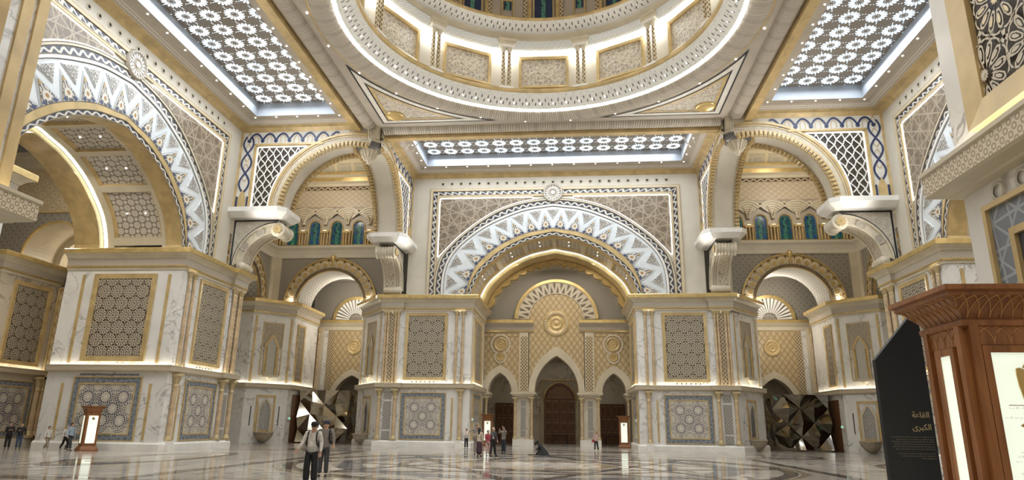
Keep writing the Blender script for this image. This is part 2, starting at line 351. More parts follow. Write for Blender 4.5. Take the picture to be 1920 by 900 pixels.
# ---------------------------------------------------------------- mesh builder
class MB:
    def __init__(s): s.v=[]; s.f=[]; s.uv=[]; s.m=[]; s.s=[]
    def poly(s,pts,mi=0,uvs=None,smooth=False):
        i=len(s.v); s.v+=[tuple(p) for p in pts]; s.face(range(i,i+len(pts)),mi,uvs,smooth)
    def face(s,idx,mi=0,uvs=None,smooth=False):
        idx=list(idx)
        if uvs is None:
            P=[Vector(s.v[k]) for k in idx]; n=Vector((0,0,0))
            for k in range(len(P)): n+=P[k].cross(P[(k+1)%len(P)])
            if abs(n.z)>.7*n.length: uvs=[(p.x,p.y) for p in P]
            else:
                t=Vector((-n.y,n.x,0)); t=t.normalized() if t.length>1e-9 else Vector((1,0,0))
                uvs=[(p.dot(t),p.z) for p in P]
        s.f.append(idx); s.uv.append(uvs); s.m.append(mi); s.s.append(smooth)
    def box(s,x0,x1,y0,y1,z0,z1,mi=0):
        c=[(x0,y0,z0),(x1,y0,z0),(x1,y1,z0),(x0,y1,z0),(x0,y0,z1),(x1,y0,z1),(x1,y1,z1),(x0,y1,z1)]
        i=len(s.v); s.v+=c
        for q in ((0,3,2,1),(4,5,6,7),(0,1,5,4),(1,2,6,5),(2,3,7,6),(3,0,4,7)): s.face([i+k for k in q],mi)
    def prism(s,plan,z0,z1,mi=0,caps=True):
        n=len(plan)
        for k in range(n):
            a,b=plan[k],plan[(k+1)%n]; s.poly([(*a,z0),(*b,z0),(*b,z1),(*a,z1)],mi)
        if caps: s.poly([(*p,z1) for p in plan],mi); s.poly([(*p,z0) for p in reversed(plan)],mi)
    def extr(s,xz,y0,y1,mi=0,side=None,back=False):
        """outline in the x-z plane (counter-clockwise seen from -y), front at y0"""
        n=len(xz); s.poly([(x,y0,z) for x,z in xz],mi)
        if back: s.poly([(x,y1,z) for x,z in reversed(xz)],mi)
        for k in range(n):
            a,b=xz[k],xz[(k+1)%n]; s.poly([(a[0],y1,a[1]),(b[0],y1,b[1]),(b[0],y0,b[1]),(a[0],y0,a[1])],mi if side is None else side)
    def grid(s,rows,cu=False,mi=0,uvf=None,smooth=True,flip=False):
        R=len(rows); C=len(rows[0]); i=len(s.v)
        for r in rows: s.v+=[tuple(p) for p in r]
        for a in range(R-1):
            for b in range(C if cu else C-1):
                b2=(b+1)%C; q=[i+a*C+b,i+a*C+b2,i+(a+1)*C+b2,i+(a+1)*C+b]
                u=None
                if uvf: u=[uvf(a,b),uvf(a,b+1),uvf(a+1,b+1),uvf(a+1,b)]
                if flip: q=q[::-1]; u=u[::-1] if u else None
                s.face(q,mi,u,smooth)
    def lathe(s,prof,c=(0,0),n=12,mi=0,smooth=True):
        rows=[[(c[0]+r*math.cos(2*pi*k/n),c[1]+r*math.sin(2*pi*k/n),z) for k in range(n)] for r,z in prof]
        s.grid(rows,True,mi,lambda a,b:(b*2*pi*max(prof[min(a,len(prof)-1)][0],.05)/n,prof[min(a,len(prof)-1)][1]),smooth)
        if prof[-1][0]>1e-4: s.poly(rows[-1],mi)
    def sweep(s,path,prof,mi=None,closed=False,uvv=False):
        """vertical profile [(out,z)...] carried along a plan path; outwards is to the right of the path"""
        P=[Vector(p) for p in path]; N=len(P)
        def nrm(k):
            d=(P[(k+1)%N]-P[k]).normalized(); return Vector((d.y,-d.x))
        off=[]
        for k in range(N):
            if closed or 0<k<N-1:
                a,b=nrm((k-1)%N),nrm(k); m=(a+b); m=m/m.dot(a) if m.dot(a)>1e-6 else a
            else: m=nrm(0) if k==0 else nrm(N-2)
            off.append(m)
        L=[0]
        for k in range(N): L.append(L[-1]+(P[(k+1)%N]-P[k]).length)
        segs=N if closed else N-1
        for j in range(len(prof)-1):
            (d0,z0),(d1,z1)=prof[j],prof[j+1]; w=math.hypot(d1-d0,z1-z0)
            for k in range(segs):
                k2=(k+1)%N
                a=P[k]+off[k]*d0; b=P[k2]+off[k2]*d0; c=P[k2]+off[k2]*d1; d=P[k]+off[k]*d1
                s.poly([(a.x,a.y,z0),(b.x,b.y,z0),(c.x,c.y,z1),(d.x,d.y,z1)],mi[j] if mi else 0,[(L[k],0),(L[k+1],0),(L[k+1],w),(L[k],w)])
    def frame(s,x0,x1,z0,z1,w,y0,y1,mi=0,bev=.0):
        """rectangular picture frame, outer size given, front at y0, back at y1, inner edge set back by bev"""
        o=[(x0,z0),(x1,z0),(x1,z1),(x0,z1)]; i=[(x0+w,z0+w),(x1-w,z0+w),(x1-w,z1-w),(x0+w,z1-w)]
        for k in range(4):
            a,b=o[k],o[(k+1)%4]; c,d=i[(k+1)%4],i[k]
            s.poly([(a[0],y0,a[1]),(b[0],y0,b[1]),(c[0],y0+bev,c[1]),(d[0],y0+bev,d[1])],mi)
            s.poly([(a[0],y1,a[1]),(b[0],y1,b[1]),(b[0],y0,b[1]),(a[0],y0,a[1])],mi)
            s.poly([(d[0],y0+bev,d[1]),(c[0],y0+bev,c[1]),(c[0],y1,c[1]),(d[0],y1,d[1])],mi)
    def tube(s,pts,r,n=6,mi=0,taper=None,smooth=True):
        P=[Vector(p) for p in pts]; rows=[]
        for k,p in enumerate(P):
            d=(P[min(k+1,len(P)-1)]-P[max(k-1,0)]).normalized(); up=Vector((0,0,1)) if abs(d.z)<.9 else Vector((1,0,0))
            a=d.cross(up).normalized(); b=d.cross(a); rr=r if taper is None else taper[k]
            rows.append([p+a*rr*math.cos(2*pi*j/n)+b*rr*math.sin(2*pi*j/n) for j in range(n)])
        s.grid(rows,True,mi,None,smooth); s.poly(rows[0][::-1],mi); s.poly(rows[-1],mi)
    def band(s,fi,fo,t0,t1,n,y0,y1,c=(0,0),mi=0,side=None,faces='fio'):
        """flat ring segment between radius functions fi, fo (degrees), front at y0, depth to y1; UV metres along / 0..1 across"""
        T=[t0+(t1-t0)*k/n for k in range(n+1)]
        pt=lambda f,t:(c[0]+f(t)*math.cos(math.radians(t)),c[1]+f(t)*math.sin(math.radians(t)))
        A=[pt(fi,t) for t in T]; B=[pt(fo,t) for t in T]; L=[0]
        for k in range(n): L.append(L[-1]+math.dist(((A[k][0]+B[k][0])/2,(A[k][1]+B[k][1])/2),((A[k+1][0]+B[k+1][0])/2,(A[k+1][1]+B[k+1][1])/2)))
        sd=mi if side is None else side
        for k in range(n):
            a,b,c2,d=A[k],A[k+1],B[k+1],B[k]
            if 'f' in faces: s.poly([(a[0],y0,a[1]),(d[0],y0,d[1]),(c2[0],y0,c2[1]),(b[0],y0,b[1])],mi,[(L[k],0),(L[k],1),(L[k+1],1),(L[k+1],0)])
            if 'i' in faces: s.poly([(a[0],y0,a[1]),(b[0],y0,b[1]),(b[0],y1,b[1]),(a[0],y1,a[1])],sd,[(L[k],0),(L[k+1],0),(L[k+1],y1-y0),(L[k],y1-y0)])
            if 'o' in faces: s.poly([(d[0],y1,d[1]),(c2[0],y1,c2[1]),(c2[0],y0,c2[1]),(d[0],y0,d[1])],sd,[(L[k],0),(L[k+1],0),(L[k+1],y1-y0),(L[k],y1-y0)])
    def columns(s,xs,low,top,y,mi=0,flip=False):
        """flat wall face filled from low(x) to top(x)"""
        for a,b in zip(xs,xs[1:]):
            e=(b-a)*1e-4; la,lb,ta,tb=low(a+e),low(b-e),top(a+e),top(b-e)
            if ta-la<1e-3 and tb-lb<1e-3: continue
            q=[(a,y,la),(b,y,lb),(b,y,tb),(a,y,ta)]
            s.poly(q[::-1] if flip else q,mi)
    def move(s,dx=0,dy=0,dz=0,rz=0):
        c,t=math.cos(rz),math.sin(rz); s.v=[(x*c-y*t+dx,x*t+y*c+dy,z+dz) for x,y,z in s.v]; return s
    def mesh(s,name,mats,mir=False):
        me=bpy.data.meshes.new(name)
        V=[(-x,y,z) for x,y,z in s.v] if mir else s.v
        F=[f[::-1] for f in s.f] if mir else s.f
        U=[u[::-1] for u in s.uv] if mir else s.uv
        me.from_pydata(V,[],F)
        lay=me.uv_layers.new(name='uv'); flat=[c for u in U for q in u for c in q]; lay.data.foreach_set('uv',flat)
        for m in mats: me.materials.append(m)
        if any(s.m): me.polygons.foreach_set('material_index',s.m)
        me.polygons.foreach_set('use_smooth',s.s); me.update(); return me
CACHE={}
def mesh(key,fn,mats,mir=False):
    k=(key,mir)
    if k not in CACHE:
        b=MB(); fn(b); CACHE[k]=b.mesh(key if isinstance(key,str) else key[0],[MT[m] if isinstance(m,str) else m for m in mats],mir)
    return CACHE[k]
def ob(name,me,parent=None,loc=(0,0,0),rz=0,kind=None,label=None,cat=None,group=None,rot=None,scale=None):
    o=bpy.data.objects.new(name,me); COL.objects.link(o); o.location=loc; o.rotation_euler=rot or (0,0,rz)
    if scale: o.scale=scale
    if parent: o.parent=parent
    if kind: o['kind']=kind
    if label: o['label']=label
    if cat: o['category']=cat
    if group: o['group']=group
    return o
def struct(name,label,cat,loc=(0,0,0),rz=0,me=None,group=None): return ob(name,me,None,loc,rz,'structure',label,cat,group)
def thing(name,label,cat,loc=(0,0,0),rz=0,group=None,me=None): return ob(name,me,None,loc,rz,None,label,cat,group)
def one(name,fn,mats,parent=None,**k):
    b=MB(); fn(b); return ob(name,b.mesh(name,[MT[m] if isinstance(m,str) else m for m in mats]),parent,**k)
def dup(o,parent=None,loc=None,rz=None,label=None,name=None):
    """copy of a thing with its parts and their sub-parts"""
    c=o.copy(); COL.objects.link(c)
    if parent is not None: c.parent=parent
    if loc is not None: c.location=loc
    if rz is not None: c.rotation_euler=(0,0,rz)
    if label: c['label']=label
    for ch in list(o.children): dup(ch,c)
    return c
def curve(tab,sym=True):
    """smooth radius over angle (degrees) from a table on 0..90, mirrored about 90"""
    A=[t[0] for t in tab]; B=[t[1] for t in tab]; n=len(A)
    D=[(B[1]-B[0])/(A[1]-A[0])]+[(B[k+1]-B[k-1])/(A[k+1]-A[k-1]) for k in range(1,n-1)]+[(B[-1]-B[-2])/(A[-1]-A[-2])]
    def f(t):
        t=180-t if t>90 else t; t=max(A[0],min(A[-1],t))
        for k in range(n-1):
            if t<=A[k+1]:
                h=A[k+1]-A[k]; x=(t-A[k])/h
                return (2*x**3-3*x*x+1)*B[k]+(x**3-2*x*x+x)*h*D[k]+(-2*x**3+3*x*x)*B[k+1]+(x**3-x*x)*h*D[k+1]
        return B[-1]
    return f
def lin(a,b,n): return [a+(b-a)*k/n for k in range(n+1)]
# arch of the four great portals, polar about (0, Z0)
Z0=13.9; PV=25.0; WV=.6          # pier face distance from the hall's centre, wall face behind it
rO=curve([(0,11.25),(17.4,11.25),(26,10.78),(38.7,10.12),(53.1,9.69),(74,9.26),(84,9.16),(90,9.22)])
rZ=curve([(0,10.38),(17.4,10.36),(38.2,9.37),(56.8,8.66),(73,8.42),(83,8.33),(90,8.40)])
rI=curve([(0,8.15),(19.3,7.7),(32.9,7.12),(51.3,6.5),(69,6.20),(80,6.07),(90,6.16)])
rB=curve([(0,7.68),(15.1,7.1),(29.3,6.4),(50.1,5.74),(67,5.46),(79,5.36),(90,5.47)])
sc_=lambda f,k,d=0:(lambda t:f(t)*k+d)
def pol(f,t): return (f(t)*math.cos(math.radians(t)),Z0+f(t)*math.sin(math.radians(t)))
def arch_z(f,x):
    """height of the polar arch above abscissa x"""
    x=abs(x); lo,hi=0,90
    for _ in range(40):
        m=(lo+hi)/2
        if pol(f,m)[0]>x: lo=m
        else: hi=m
    return pol(f,(lo+hi)/2)[1]
SIDES=[('back',0,'far wall facing the camera'),('left',pi/2,'left side wall'),('right',-pi/2,'right side wall'),('front',pi,'near wall behind the camera')]
# ---------------------------------------------------------------- floor
def f_floor(b):
    b.poly([(-60,-60,0),(60,-60,0),(60,60,0),(-60,60,0)],0,[(-60,-60),(60,-60),(60,60),(-60,60)])
fl=struct('floor','polished marble floor with dark star and ring inlays','floor',me=mesh('floor',f_floor,['floor']))
def ringinlay(r0,r1,c=(0,0),n=64,z=.004,sx=1,sy=1):
    def f(b):
        for k in range(n):
            a,d=2*pi*k/n,2*pi*(k+1)/n
            b.poly([(c[0]+sx*r*math.cos(t),c[1]+sy*r*math.sin(t),z) for r,t in ((r0,a),(r1,a),(r1,d),(r0,d))])
    return f
for r0,r1,m in ((3.2,3.9,'inlaytan'),(6.4,6.9,'inlaydark'),(8.6,10.0,'inlaygrey'),(11.6,12.2,'inlaydark'),(12.3,12.6,'inlaytan')):
    one('inlay_ring',ringinlay(r0,r1),[m],fl)
def starband(R,wd,n,k,z=.007):
    def f(b):
        for i in range(n):
            a,d=2*pi*i/n,2*pi*(i+k)/n; p,q=Vector((R*math.cos(a),R*math.sin(a))),Vector((R*math.cos(d),R*math.sin(d)))
            t=(q-p).normalized(); m=Vector((-t.y,t.x))*wd
            h=z+i*.0005; b.poly([(*(p+m),h),(*(p-m),h),(*(q-m),h),(*(q+m),h)])
    return f
one('inlay_star',starband(11.5,.22,8,3),['inlaydark'],fl)
for sx in (-1,1):
    for sy in (-1,1):
        for r0,r1,m in ((2.5,3.0,'inlaydark'),(3.0,3.3,'inlaytan'),(.9,1.3,'inlaygrey')):
            one('inlay_ring',ringinlay(r0,r1,(sx*16.5,sy*16.5),40),[m],fl)
        for q in (0,1):
            def bandf(b,q=q,sx=sx,sy=sy):
                if q: b.box(sx*13.2-.3,sx*13.2+.3,-24,24,0,.005)
                else: b.box(-24,24,sy*13.2-.3,sy*13.2+.3,0,.0055)
            if (q and sy>0) or (not q and sx>0): one('inlay_band',bandf,['inlaydark'],fl)
for sx in (-1,1):
    for k,(x,y) in enumerate(((sx*20.3,0),(0,sx*20.3))):
        one('inlay_ring',ringinlay(3.6,4.1,(x,y),40,.006,*( (.62,1.9) if k==0 else (1.9,.62))),['inlaydark'],fl)
        one('inlay_ring',ringinlay(2.6,3.4,(x,y),40,.006,*( (.62,1.9) if k==0 else (1.9,.62))),['inlaytan'],fl)
# ---------------------------------------------------------------- portal walls
def f_wall(b):
    xs=[-13.9,-11.9,-10.0]+lin(-7.68,7.68,48)+[10.0,11.9,13.9]
    b.columns(xs,lambda x:arch_z(rB,x) if abs(x)<7.68 else 13.4,lambda x:26.2,WV)
    b.poly([(-13.9,WV,26.2),(13.9,WV,26.2),(13.9,9,26.2),(-13.9,9,26.2)])
def f_rectborder(x,zt,wd,y0,y1):
    def f(b):
        P=[(-x,13.45),(-x,zt),(x,zt),(x,13.45)]; Q=[(-x+wd,13.45),(-x+wd,zt-wd),(x-wd,zt-wd),(x-wd,13.45)]; L=0
        for k in range(3):
            a,c,d,e=P[k],P[k+1],Q[k+1],Q[k]; l=math.dist(a,c)
            b.poly([(a[0],y0,a[1]),(e[0],y0,e[1]),(d[0],y0,d[1]),(c[0],y0,c[1])],0,[(L,1),(L,0),(L+l,0),(L+l,1)])
            b.poly([(a[0],y0,a[1]),(c[0],y0,c[1]),(c[0],y1,c[1]),(a[0],y1,a[1])]); b.poly([(e[0],y1,e[1]),(d[0],y1,d[1]),(d[0],y0,d[1]),(e[0],y0,e[1])]); L+=l
    return f
def spandrel_pts(sx,grow=0):
    xo,zt=10.98,23.2
    t0=math.degrees(math.atan2(17.22-Z0,xo)); t1=78
    pts=[]
    for t in lin(t0+1.0,t1,16):
        x,z=pol(sc_(rO,1,.12),t); pts.append((min(x,xo),min(z,zt)))
    pts=[(xo,pts[0][1])]+pts[1:]+[(pts[-1][0],zt),(xo,zt)]
    pts=[(x,z) for x,z in pts]; return pts if sx>0 else [(-x,z) for x,z in reversed(pts)]
def f_spandrel(sx):
    def f(b):
        p=spandrel_pts(sx); b.extr(p[::-1] if sx>0 and False else p,WV-.02,WV+.02)
    return f
def f_spandlight(sx):
    def f(b):
        p=spandrel_pts(sx); n=len(p); cx=sum(q[0] for q in p)/n; cz=sum(q[1] for q in p)/n
        for k in range(n):
            a,c=p[k],p[(k+1)%n]
            d=Vector((c[0]-a[0],c[1]-a[1])); l=d.length
            if l<1e-4: continue
            wide=.09 if l>2 else .05
            nn=Vector((-d.y,d.x)).normalized()*wide
            b.poly([(a[0],WV-.05,a[1]),(c[0],WV-.05,c[1]),(c[0]+nn.x,WV-.05,c[1]+nn.y),(a[0]+nn.x,WV-.05,a[1]+nn.y)])
    return f
NT=15
def tri_up(k):
    t=180/NT*(k+.5); h=3.9
    P=[pol(sc_(rZ,1,-.30),t-h),pol(sc_(rZ,1,-.30),t+h),pol(sc_(rZ,1,-1.28),t)]; return P
def tri_dn(k):
    t=180/NT*k; h=5.3
    return [pol(sc_(rI,1,.0),t-h),pol(sc_(rI,1,.0),t+h),pol(sc_(rI,1,1.45),t)]
def f_tri(P,y0,y1,inset=0):
    def f(b):
        c=Vector((sum(p[0] for p in P)/3,sum(p[1] for p in P)/3)); Q=[c+(Vector(p)-c)*(1+inset) for p in P]
        Q=[(q[0],max(q[1],13.45)) for q in Q]
        ar=sum(Q[i][0]*Q[(i+1)%3][1]-Q[(i+1)%3][0]*Q[i][1] for i in range(3))
        uv=[(-1,0),(1,0),(0,1)]; o=[0,1,2] if ar>0 else [0,2,1]
        b.poly([(Q[i][0],y0,Q[i][1]) for i in o],0,[uv[i] for i in o])
        for i in range(3):
            a,d=Q[o[i]],Q[o[(i+1)%3]]; b.poly([(a[0],y1,a[1]),(d[0],y1,d[1]),(d[0],y0,d[1]),(a[0],y0,a[1])])
    return f
def f_roundel(b):
    b.lathe([(0,-.17),(.12,-.17),(.16,-.1),(.3,-.1),(.34,-.16),(.42,-.16),(.46,-.1),(.72,-.1),(.76,-.2),(.92,-.2),(.98,0)],n=32)
    b.v=[(x,z,y) for x,y,z in b.v]
def f_petalrow(b):
    for k in range(16):
        a=2*pi*k/16; c,s=math.cos(a),math.sin(a)
        P=[(.36,-.03),(.5,-.075),(.68,-.05),(.71,0),(.68,.05),(.5,.075),(.36,.03)]
        b.extr([(x*c-z*s,x*s+z*c) for x,z in P],-.15,-.09)
def f_roundbead(b):
    for k in range(24):
        a=2*pi*k/24; x,z=.84*math.cos(a),.84*math.sin(a); b.extr([(x+.055*math.cos(t),z+.055*math.sin(t)) for t in [2*pi*q/6 for q in range(6)]],-.24,-.19)
    b.extr([(.2*math.cos(t),.2*math.sin(t)) for t in [2*pi*q/10 for q in range(10)]],-.2,-.1)
def f_fillets(b):
    for f,d,y in ((rO,.0,.155),(rO,-.2,.08),(rZ,.21,.16),(rZ,-.03,.06),(rI,.0,.13),(rB,.345,.13)):
        b.band(sc_(f,1,d-.022),sc_(f,1,d+.022),-2.8,182.8,60,WV-y,WV-y+.01,(0,Z0),0,0,'f')
def f_rectfillets(b):
    for x,zt in ((11.97,24.22),(11.74,23.99),(11.27,23.52),(11.1,23.36)):
        b.box(-x-.025,-x+.025,WV-.13,WV-.1,13.45,zt); b.box(x-.025,x+.025,WV-.13,WV-.1,13.45,zt); b.box(-x,x,WV-.13,WV-.1,zt-.025,zt+.025)
def f_spotring(b):
    b.lathe([(0,-.02),(.11,-.02)],n=12,mi=1); b.lathe([(.11,-.05),(.19,-.04),(.21,.01)],n=12,mi=0); b.v=[(x,z,y) for x,y,z in b.v]
def build_wall(side,rz,desc,detail=True):
    root=struct('wall_'+side,{'back':'ivory upper wall of the far portal with a zigzag mosaic arch','left':'ivory upper wall of the left portal with a zigzag mosaic arch','right':'ivory upper wall of the right portal, mostly hidden behind the near pier','front':'ivory upper wall over the near entrance above the camera'}[side],'wall',
        (-math.sin(rz)*PV,math.cos(rz)*PV,0),rz)
    ob('wall_panel',mesh('wall_panel',f_wall,['ivory']),root)
    if not detail: return root
    ob('outer_molding',mesh('outer_molding',f_rectborder(11.95,24.2,.22,WV-.12,WV),['cream']),root)
    ob('braid_border',mesh('braid_border',f_rectborder(11.73,23.98,.46,WV-.06,WV),['braid']),root)
    ob('inner_molding',mesh('inner_molding',f_rectborder(11.24,23.5,.14,WV-.1,WV),['cream']),root)
    ob('outer_arch_molding',mesh('oam',lambda b:b.band(sc_(rO,1,-.16),rO,-2.8,182.8,72,WV-.14,WV,(0,Z0)),['cream']),root)
    ob('braid_arch',mesh('braid_arch',lambda b:b.band(sc_(rZ,1,.22),sc_(rO,1,-.2),-2.8,182.8,72,WV-.07,WV,(0,Z0)),['braid']),root)
    ob('arch_molding',mesh('arch_molding',lambda b:b.band(sc_(rZ,1,0),sc_(rZ,1,.2),-2.8,182.8,72,WV-.15,WV,(0,Z0)),['white']),root)
    ob('zigzag_band',mesh('zigzag_band',lambda b:b.band(rI,rZ,-2.8,182.8,72,WV-.05,WV,(0,Z0)),['zig']),root)
    ob('gold_arch_band',mesh('gold_arch_band',lambda b:b.band(sc_(rB,1,.34),sc_(rI,1,.0),-2.8,182.8,72,WV-.12,WV,(0,Z0)),['gold']),root)
    ob('inner_braid_arch',mesh('inner_braid',lambda b:b.band(sc_(rB,1,.02),sc_(rB,1,.34),-2.8,182.8,72,WV-.09,WV,(0,Z0)),['braid']),root)
    ob('dark_fillet',mesh('fillets',f_fillets,['umber']),root); ob('rectangular_fillet',mesh('rfillets',f_rectfillets,['gold']),root)
    for k in range(NT):
        P=tri_up(k); f=ob('zigzag_frame',mesh(('zfu',k),f_tri(P,WV-.10,WV-.05,.15),['zig']),root)
        ob('mosaic_triangle',mesh(('zu',k),f_tri(P,WV-.125,WV-.05,0),['floral2']),f)
    for k in range(0,NT+1):
        P=tri_dn(k)
        ob('zigzag_line',mesh(('zld',k),f_tri(P,WV-.07,WV-.05,.34),['zigline']),root)
        f=ob('zigzag_frame',mesh(('zfd',k),f_tri(P,WV-.085,WV-.05,.12),['zig']),root)
        ob('mosaic_triangle',mesh(('zd',k),f_tri(P,WV-.12,WV-.05,0),['floral']),f)
    for sx in (-1,1):
        p=ob('carved_spandrel',mesh(('sp',sx),f_spandrel(sx),['spandrel']),root)
        ob('edge_light',mesh(('spl',sx),f_spandlight(sx),['whitestrip']),p)
    r=ob('roundel',mesh('roundel',f_roundel,['taupe']),root,(0,WV-.05,23.62)); ob('petal_ring',mesh('petal_ring',f_petalrow,['lace2']),r); ob('bead_ring',mesh('rbead',f_roundbead,['lace2']),r)
    for k in range(25):
        u=-10.8+21.6*k/24
        ob('wall_downlight',mesh('wall_downlight',f_spotring,['cream','black']),root,(u,WV,24.75))
    return root
for s,rz,d in SIDES: build_wall(s,rz,d,s!='front')
# ---------------------------------------------------------------- vaults behind the portals
COF=[(4,30),(34.5,58),(62.5,88)]
def f_vault(b):
    T=[0,4]; 
    b.band(rB,rB,-2.8,182.8,72,WV,1.75,(0,Z0),0,0,'i')                      # gold rib at the mouth
    b.band(sc_(rB,1,.12),sc_(rB,1,.12),-2.8,182.8,72,1.75,2.1,(0,Z0),1,1,'i')
    b.band(sc_(rB,1,.12),sc_(rB,1,.12),-2.8,182.8,72,5.7,6.2,(0,Z0),1,1,'i')
    for a,c in ((0,4),(30,34.5),(58,62.5),(88,92),(117.5,122),(145.5,150),(176,180)):
        b.band(sc_(rB,1,.12),sc_(rB,1,.12),a,c,4,2.1,5.7,(0,Z0),1,1,'i')
def f_soffit(a,c):
    def f(b):
        b.band(sc_(rB,1,.34),sc_(rB,1,.34),a+.6,c-.6,12,2.3,5.5,(0,Z0),0,0,'i')
    return f
def f_soffitframe(a,c):
    def f(b):
        n=12; T=lin(a,c,n); T2=lin(a+.6,c-.6,n)
        for k in range(n):
            for y0,y1 in ((2.1,2.3),(5.7,5.5)):
                p,q=pol(sc_(rB,1,.12),T[k]),pol(sc_(rB,1,.12),T[k+1]); r,s=pol(sc_(rB,1,.34),T2[k]),pol(sc_(rB,1,.34),T2[k+1])
                b.poly([(p[0],y0,p[1]),(q[0],y0,q[1]),(s[0],y1,s[1]),(r[0],y1,r[1])])
        for t,t2 in ((a,a+.6),(c,c-.6)):
            p=pol(sc_(rB,1,.12),t); r=pol(sc_(rB,1,.34),t2)
            b.poly([(p[0],2.1,p[1]),(p[0],5.7,p[1]),(r[0],5.5,r[1]),(r[0],2.3,r[1])])
    return f
def build_vault(side,rz):
    lab={'back':'coffered barrel vault inside the far portal arch','left':'coffered barrel vault inside the left portal with pierced white soffit panels','right':'coffered barrel vault inside the right portal','front':'coffered barrel vault over the near entrance'}[side]
    root=struct('vault',lab,'vault',(-math.sin(rz)*PV,math.cos(rz)*PV,0),rz)
    ob('vault_ribs',mesh('vault_ribs',f_vault,['gold','cream']),root)
    for a,c in COF:
        for q in ((a,c),(180-c,180-a)):
            p=ob('soffit_panel',mesh(('sof',q),f_soffit(*q),['soffit']),root); ob('gold_frame',mesh(('soff',q),f_soffitframe(*q),['gold']),p)
            if side!='back' or True:
                for dy in (3.2,4.6):
                    t=(q[0]+q[1])/2; x,z=pol(sc_(rB,1,.31),t)
                    ob('soffit_lamp',mesh('soffit_lamp',lambda b:b.lathe([(.045,-.02),(.0,-.02)],n=8),['spot']),p,(x,dy,z))
    ob('cove_light',mesh('cove_light',lambda b:b.band(sc_(rB,1,.10),sc_(rB,1,.10),-2.8,182.8,72,6.2,6.46,(0,Z0),0,0,'i'),['coolstrip']),root)
    ob('gold_rib',mesh('gold_rib',lambda b:b.band(sc_(rB,.955),sc_(rB,1,.3),-2.8,182.8,72,6.5,8.4,(0,Z0)),['gold']),root)
    return root
for s,rz,d in SIDES: build_vault(s,rz)
# ---------------------------------------------------------------- the eight marble piers
UC=11.5   # pier meshes are modelled about this distance from the portal axis
PATH=[(7.45,8.6),(7.45,0),(15.75,0),(18.95,3.9),(18.95,9.6)]     # plan, walked so that the hall lies on the left
PATH=[(x-UC,y) for x,y in PATH]
RS=[(13.9-UC,.0),(13.9-UC,-.28),(15.75-UC,-.28)]
BP=PATH[::-1]                                                     # hall on the right for sweep()
FRONT=[PATH[0],PATH[1],(13.95-UC,0),(13.95-UC,-.28),(15.8-UC,-.28),(15.95-UC,.0),PATH[3],PATH[4]]
FR=FRONT[::1]
def out(path): return path
def f_body(b):
    b.prism(PATH,0,13.45)
    b.box(13.98-UC,15.72-UC,-.12,.1,.5,13)
def f_plinth(b): b.sweep(FR,[(0,.0),(.24,.0),(.24,.42),(.16,.5),(.16,.55),(0,.56)])
def f_ledge(b): b.sweep(FR,[(0,5.0),(.12,5.02),(.14,5.05),(.30,5.09),(.34,5.12),(.34,5.40),(.37,5.42),(.37,5.48),(.28,5.48),(.26,5.38),(0,5.38)],[1,1,0,1,2,1,1,1,1,1])
def f_ledgelight(b): b.sweep(FR,[(.05,5.395),(.22,5.395)])
def f_cornice(b):
    b.sweep(FR,[(0,12.02),(.07,12.02),(.11,12.16),(.12,12.20),(.2,12.22),(.2,12.31),(.16,12.33),(.2,12.80),(.26,12.82),(.3,12.9),(.42,13.02),(.58,13.09),(.66,13.12),(.70,13.14),(.70,13.42),(.66,13.48),(.3,13.50),(0,13.50)],
        [0,0,0,1,1,1,2,0,0,0,0,0,1,1,1,1,1])
# sweep() pushes out to the right of the path; PATH is walked with the hall on its right
def f_disc(b):
    b.lathe([(0,.005),(.085,.005)],n=12,mi=1); b.lathe([(.085,-.03),(.125,-.03),(.13,.01)],n=12,mi=0); b.v=[(x,z,y) for x,y,z in b.v]
def f_disc_s(b):
    b.lathe([(0,-.012),(.055,-.012),(.06,.01)],n=10); b.v=[(x,z,y) for x,y,z in b.v]
def column(parent,x,y,z0,z1,r,key,mats=('onyx','paleg')):
    n=10
    def sh(b): b.lathe([(r*1.0,z0+r*2.2),(r*1.06,z0+r*4),(r,(z0+z1)/2),(r*.92,z1-r*4.4)],n=n)
    def base(b):
        b.box(-r*1.45,r*1.45,-r*1.45,r*1.45,z0,z0+r*.7); b.lathe([(r*1.4,z0+r*.7),(r*1.5,z0+r*1.0),(r*1.3,z0+r*1.35),(r*1.15,z0+r*1.6),(r*1.3,z0+r*1.9),(r,z0+r*2.3)],n=n)
    def cap(b):
        b.lathe([(r*.92,z1-r*5.2),(r*1.2,z1-r*5.0),(r*.95,z1-r*4.6),(r*1.0,z1-r*3.6),(r*1.25,z1-r*2.2),(r*1.75,z1-r*1.2),(r*1.8,z1-r*.9)],n=n)
        for k in range(8):
            a=2*pi*k/8; c,s=math.cos(a),math.sin(a)
            P=[(r*1.05,z1-r*3.8),(r*1.5,z1-r*2.4),(r*1.85,z1-r*1.5),(r*1.6,z1-r*1.3)]
            for (p,q),(p2,q2) in zip(P,P[1:]):
                w=r*.26; b.poly([(p*c-w*s,p*s+w*c,q),(p*c+w*s,p*s-w*c,q),(p2*c+w*s,p2*s-w*c,q2),(p2*c-w*s,p2*s+w*c,q2)])
        b.box(-r*1.9,r*1.9,-r*1.9,r*1.9,z1-r*.9,z1)
    o=ob('column',mesh(('shaft',key),sh,[mats[0]]),parent,(x,y,0))
    ob('capital',mesh(('capital',key),cap,[mats[1]]),o); ob('base',mesh(('base',key),base,[mats[1]]),o)
    return o
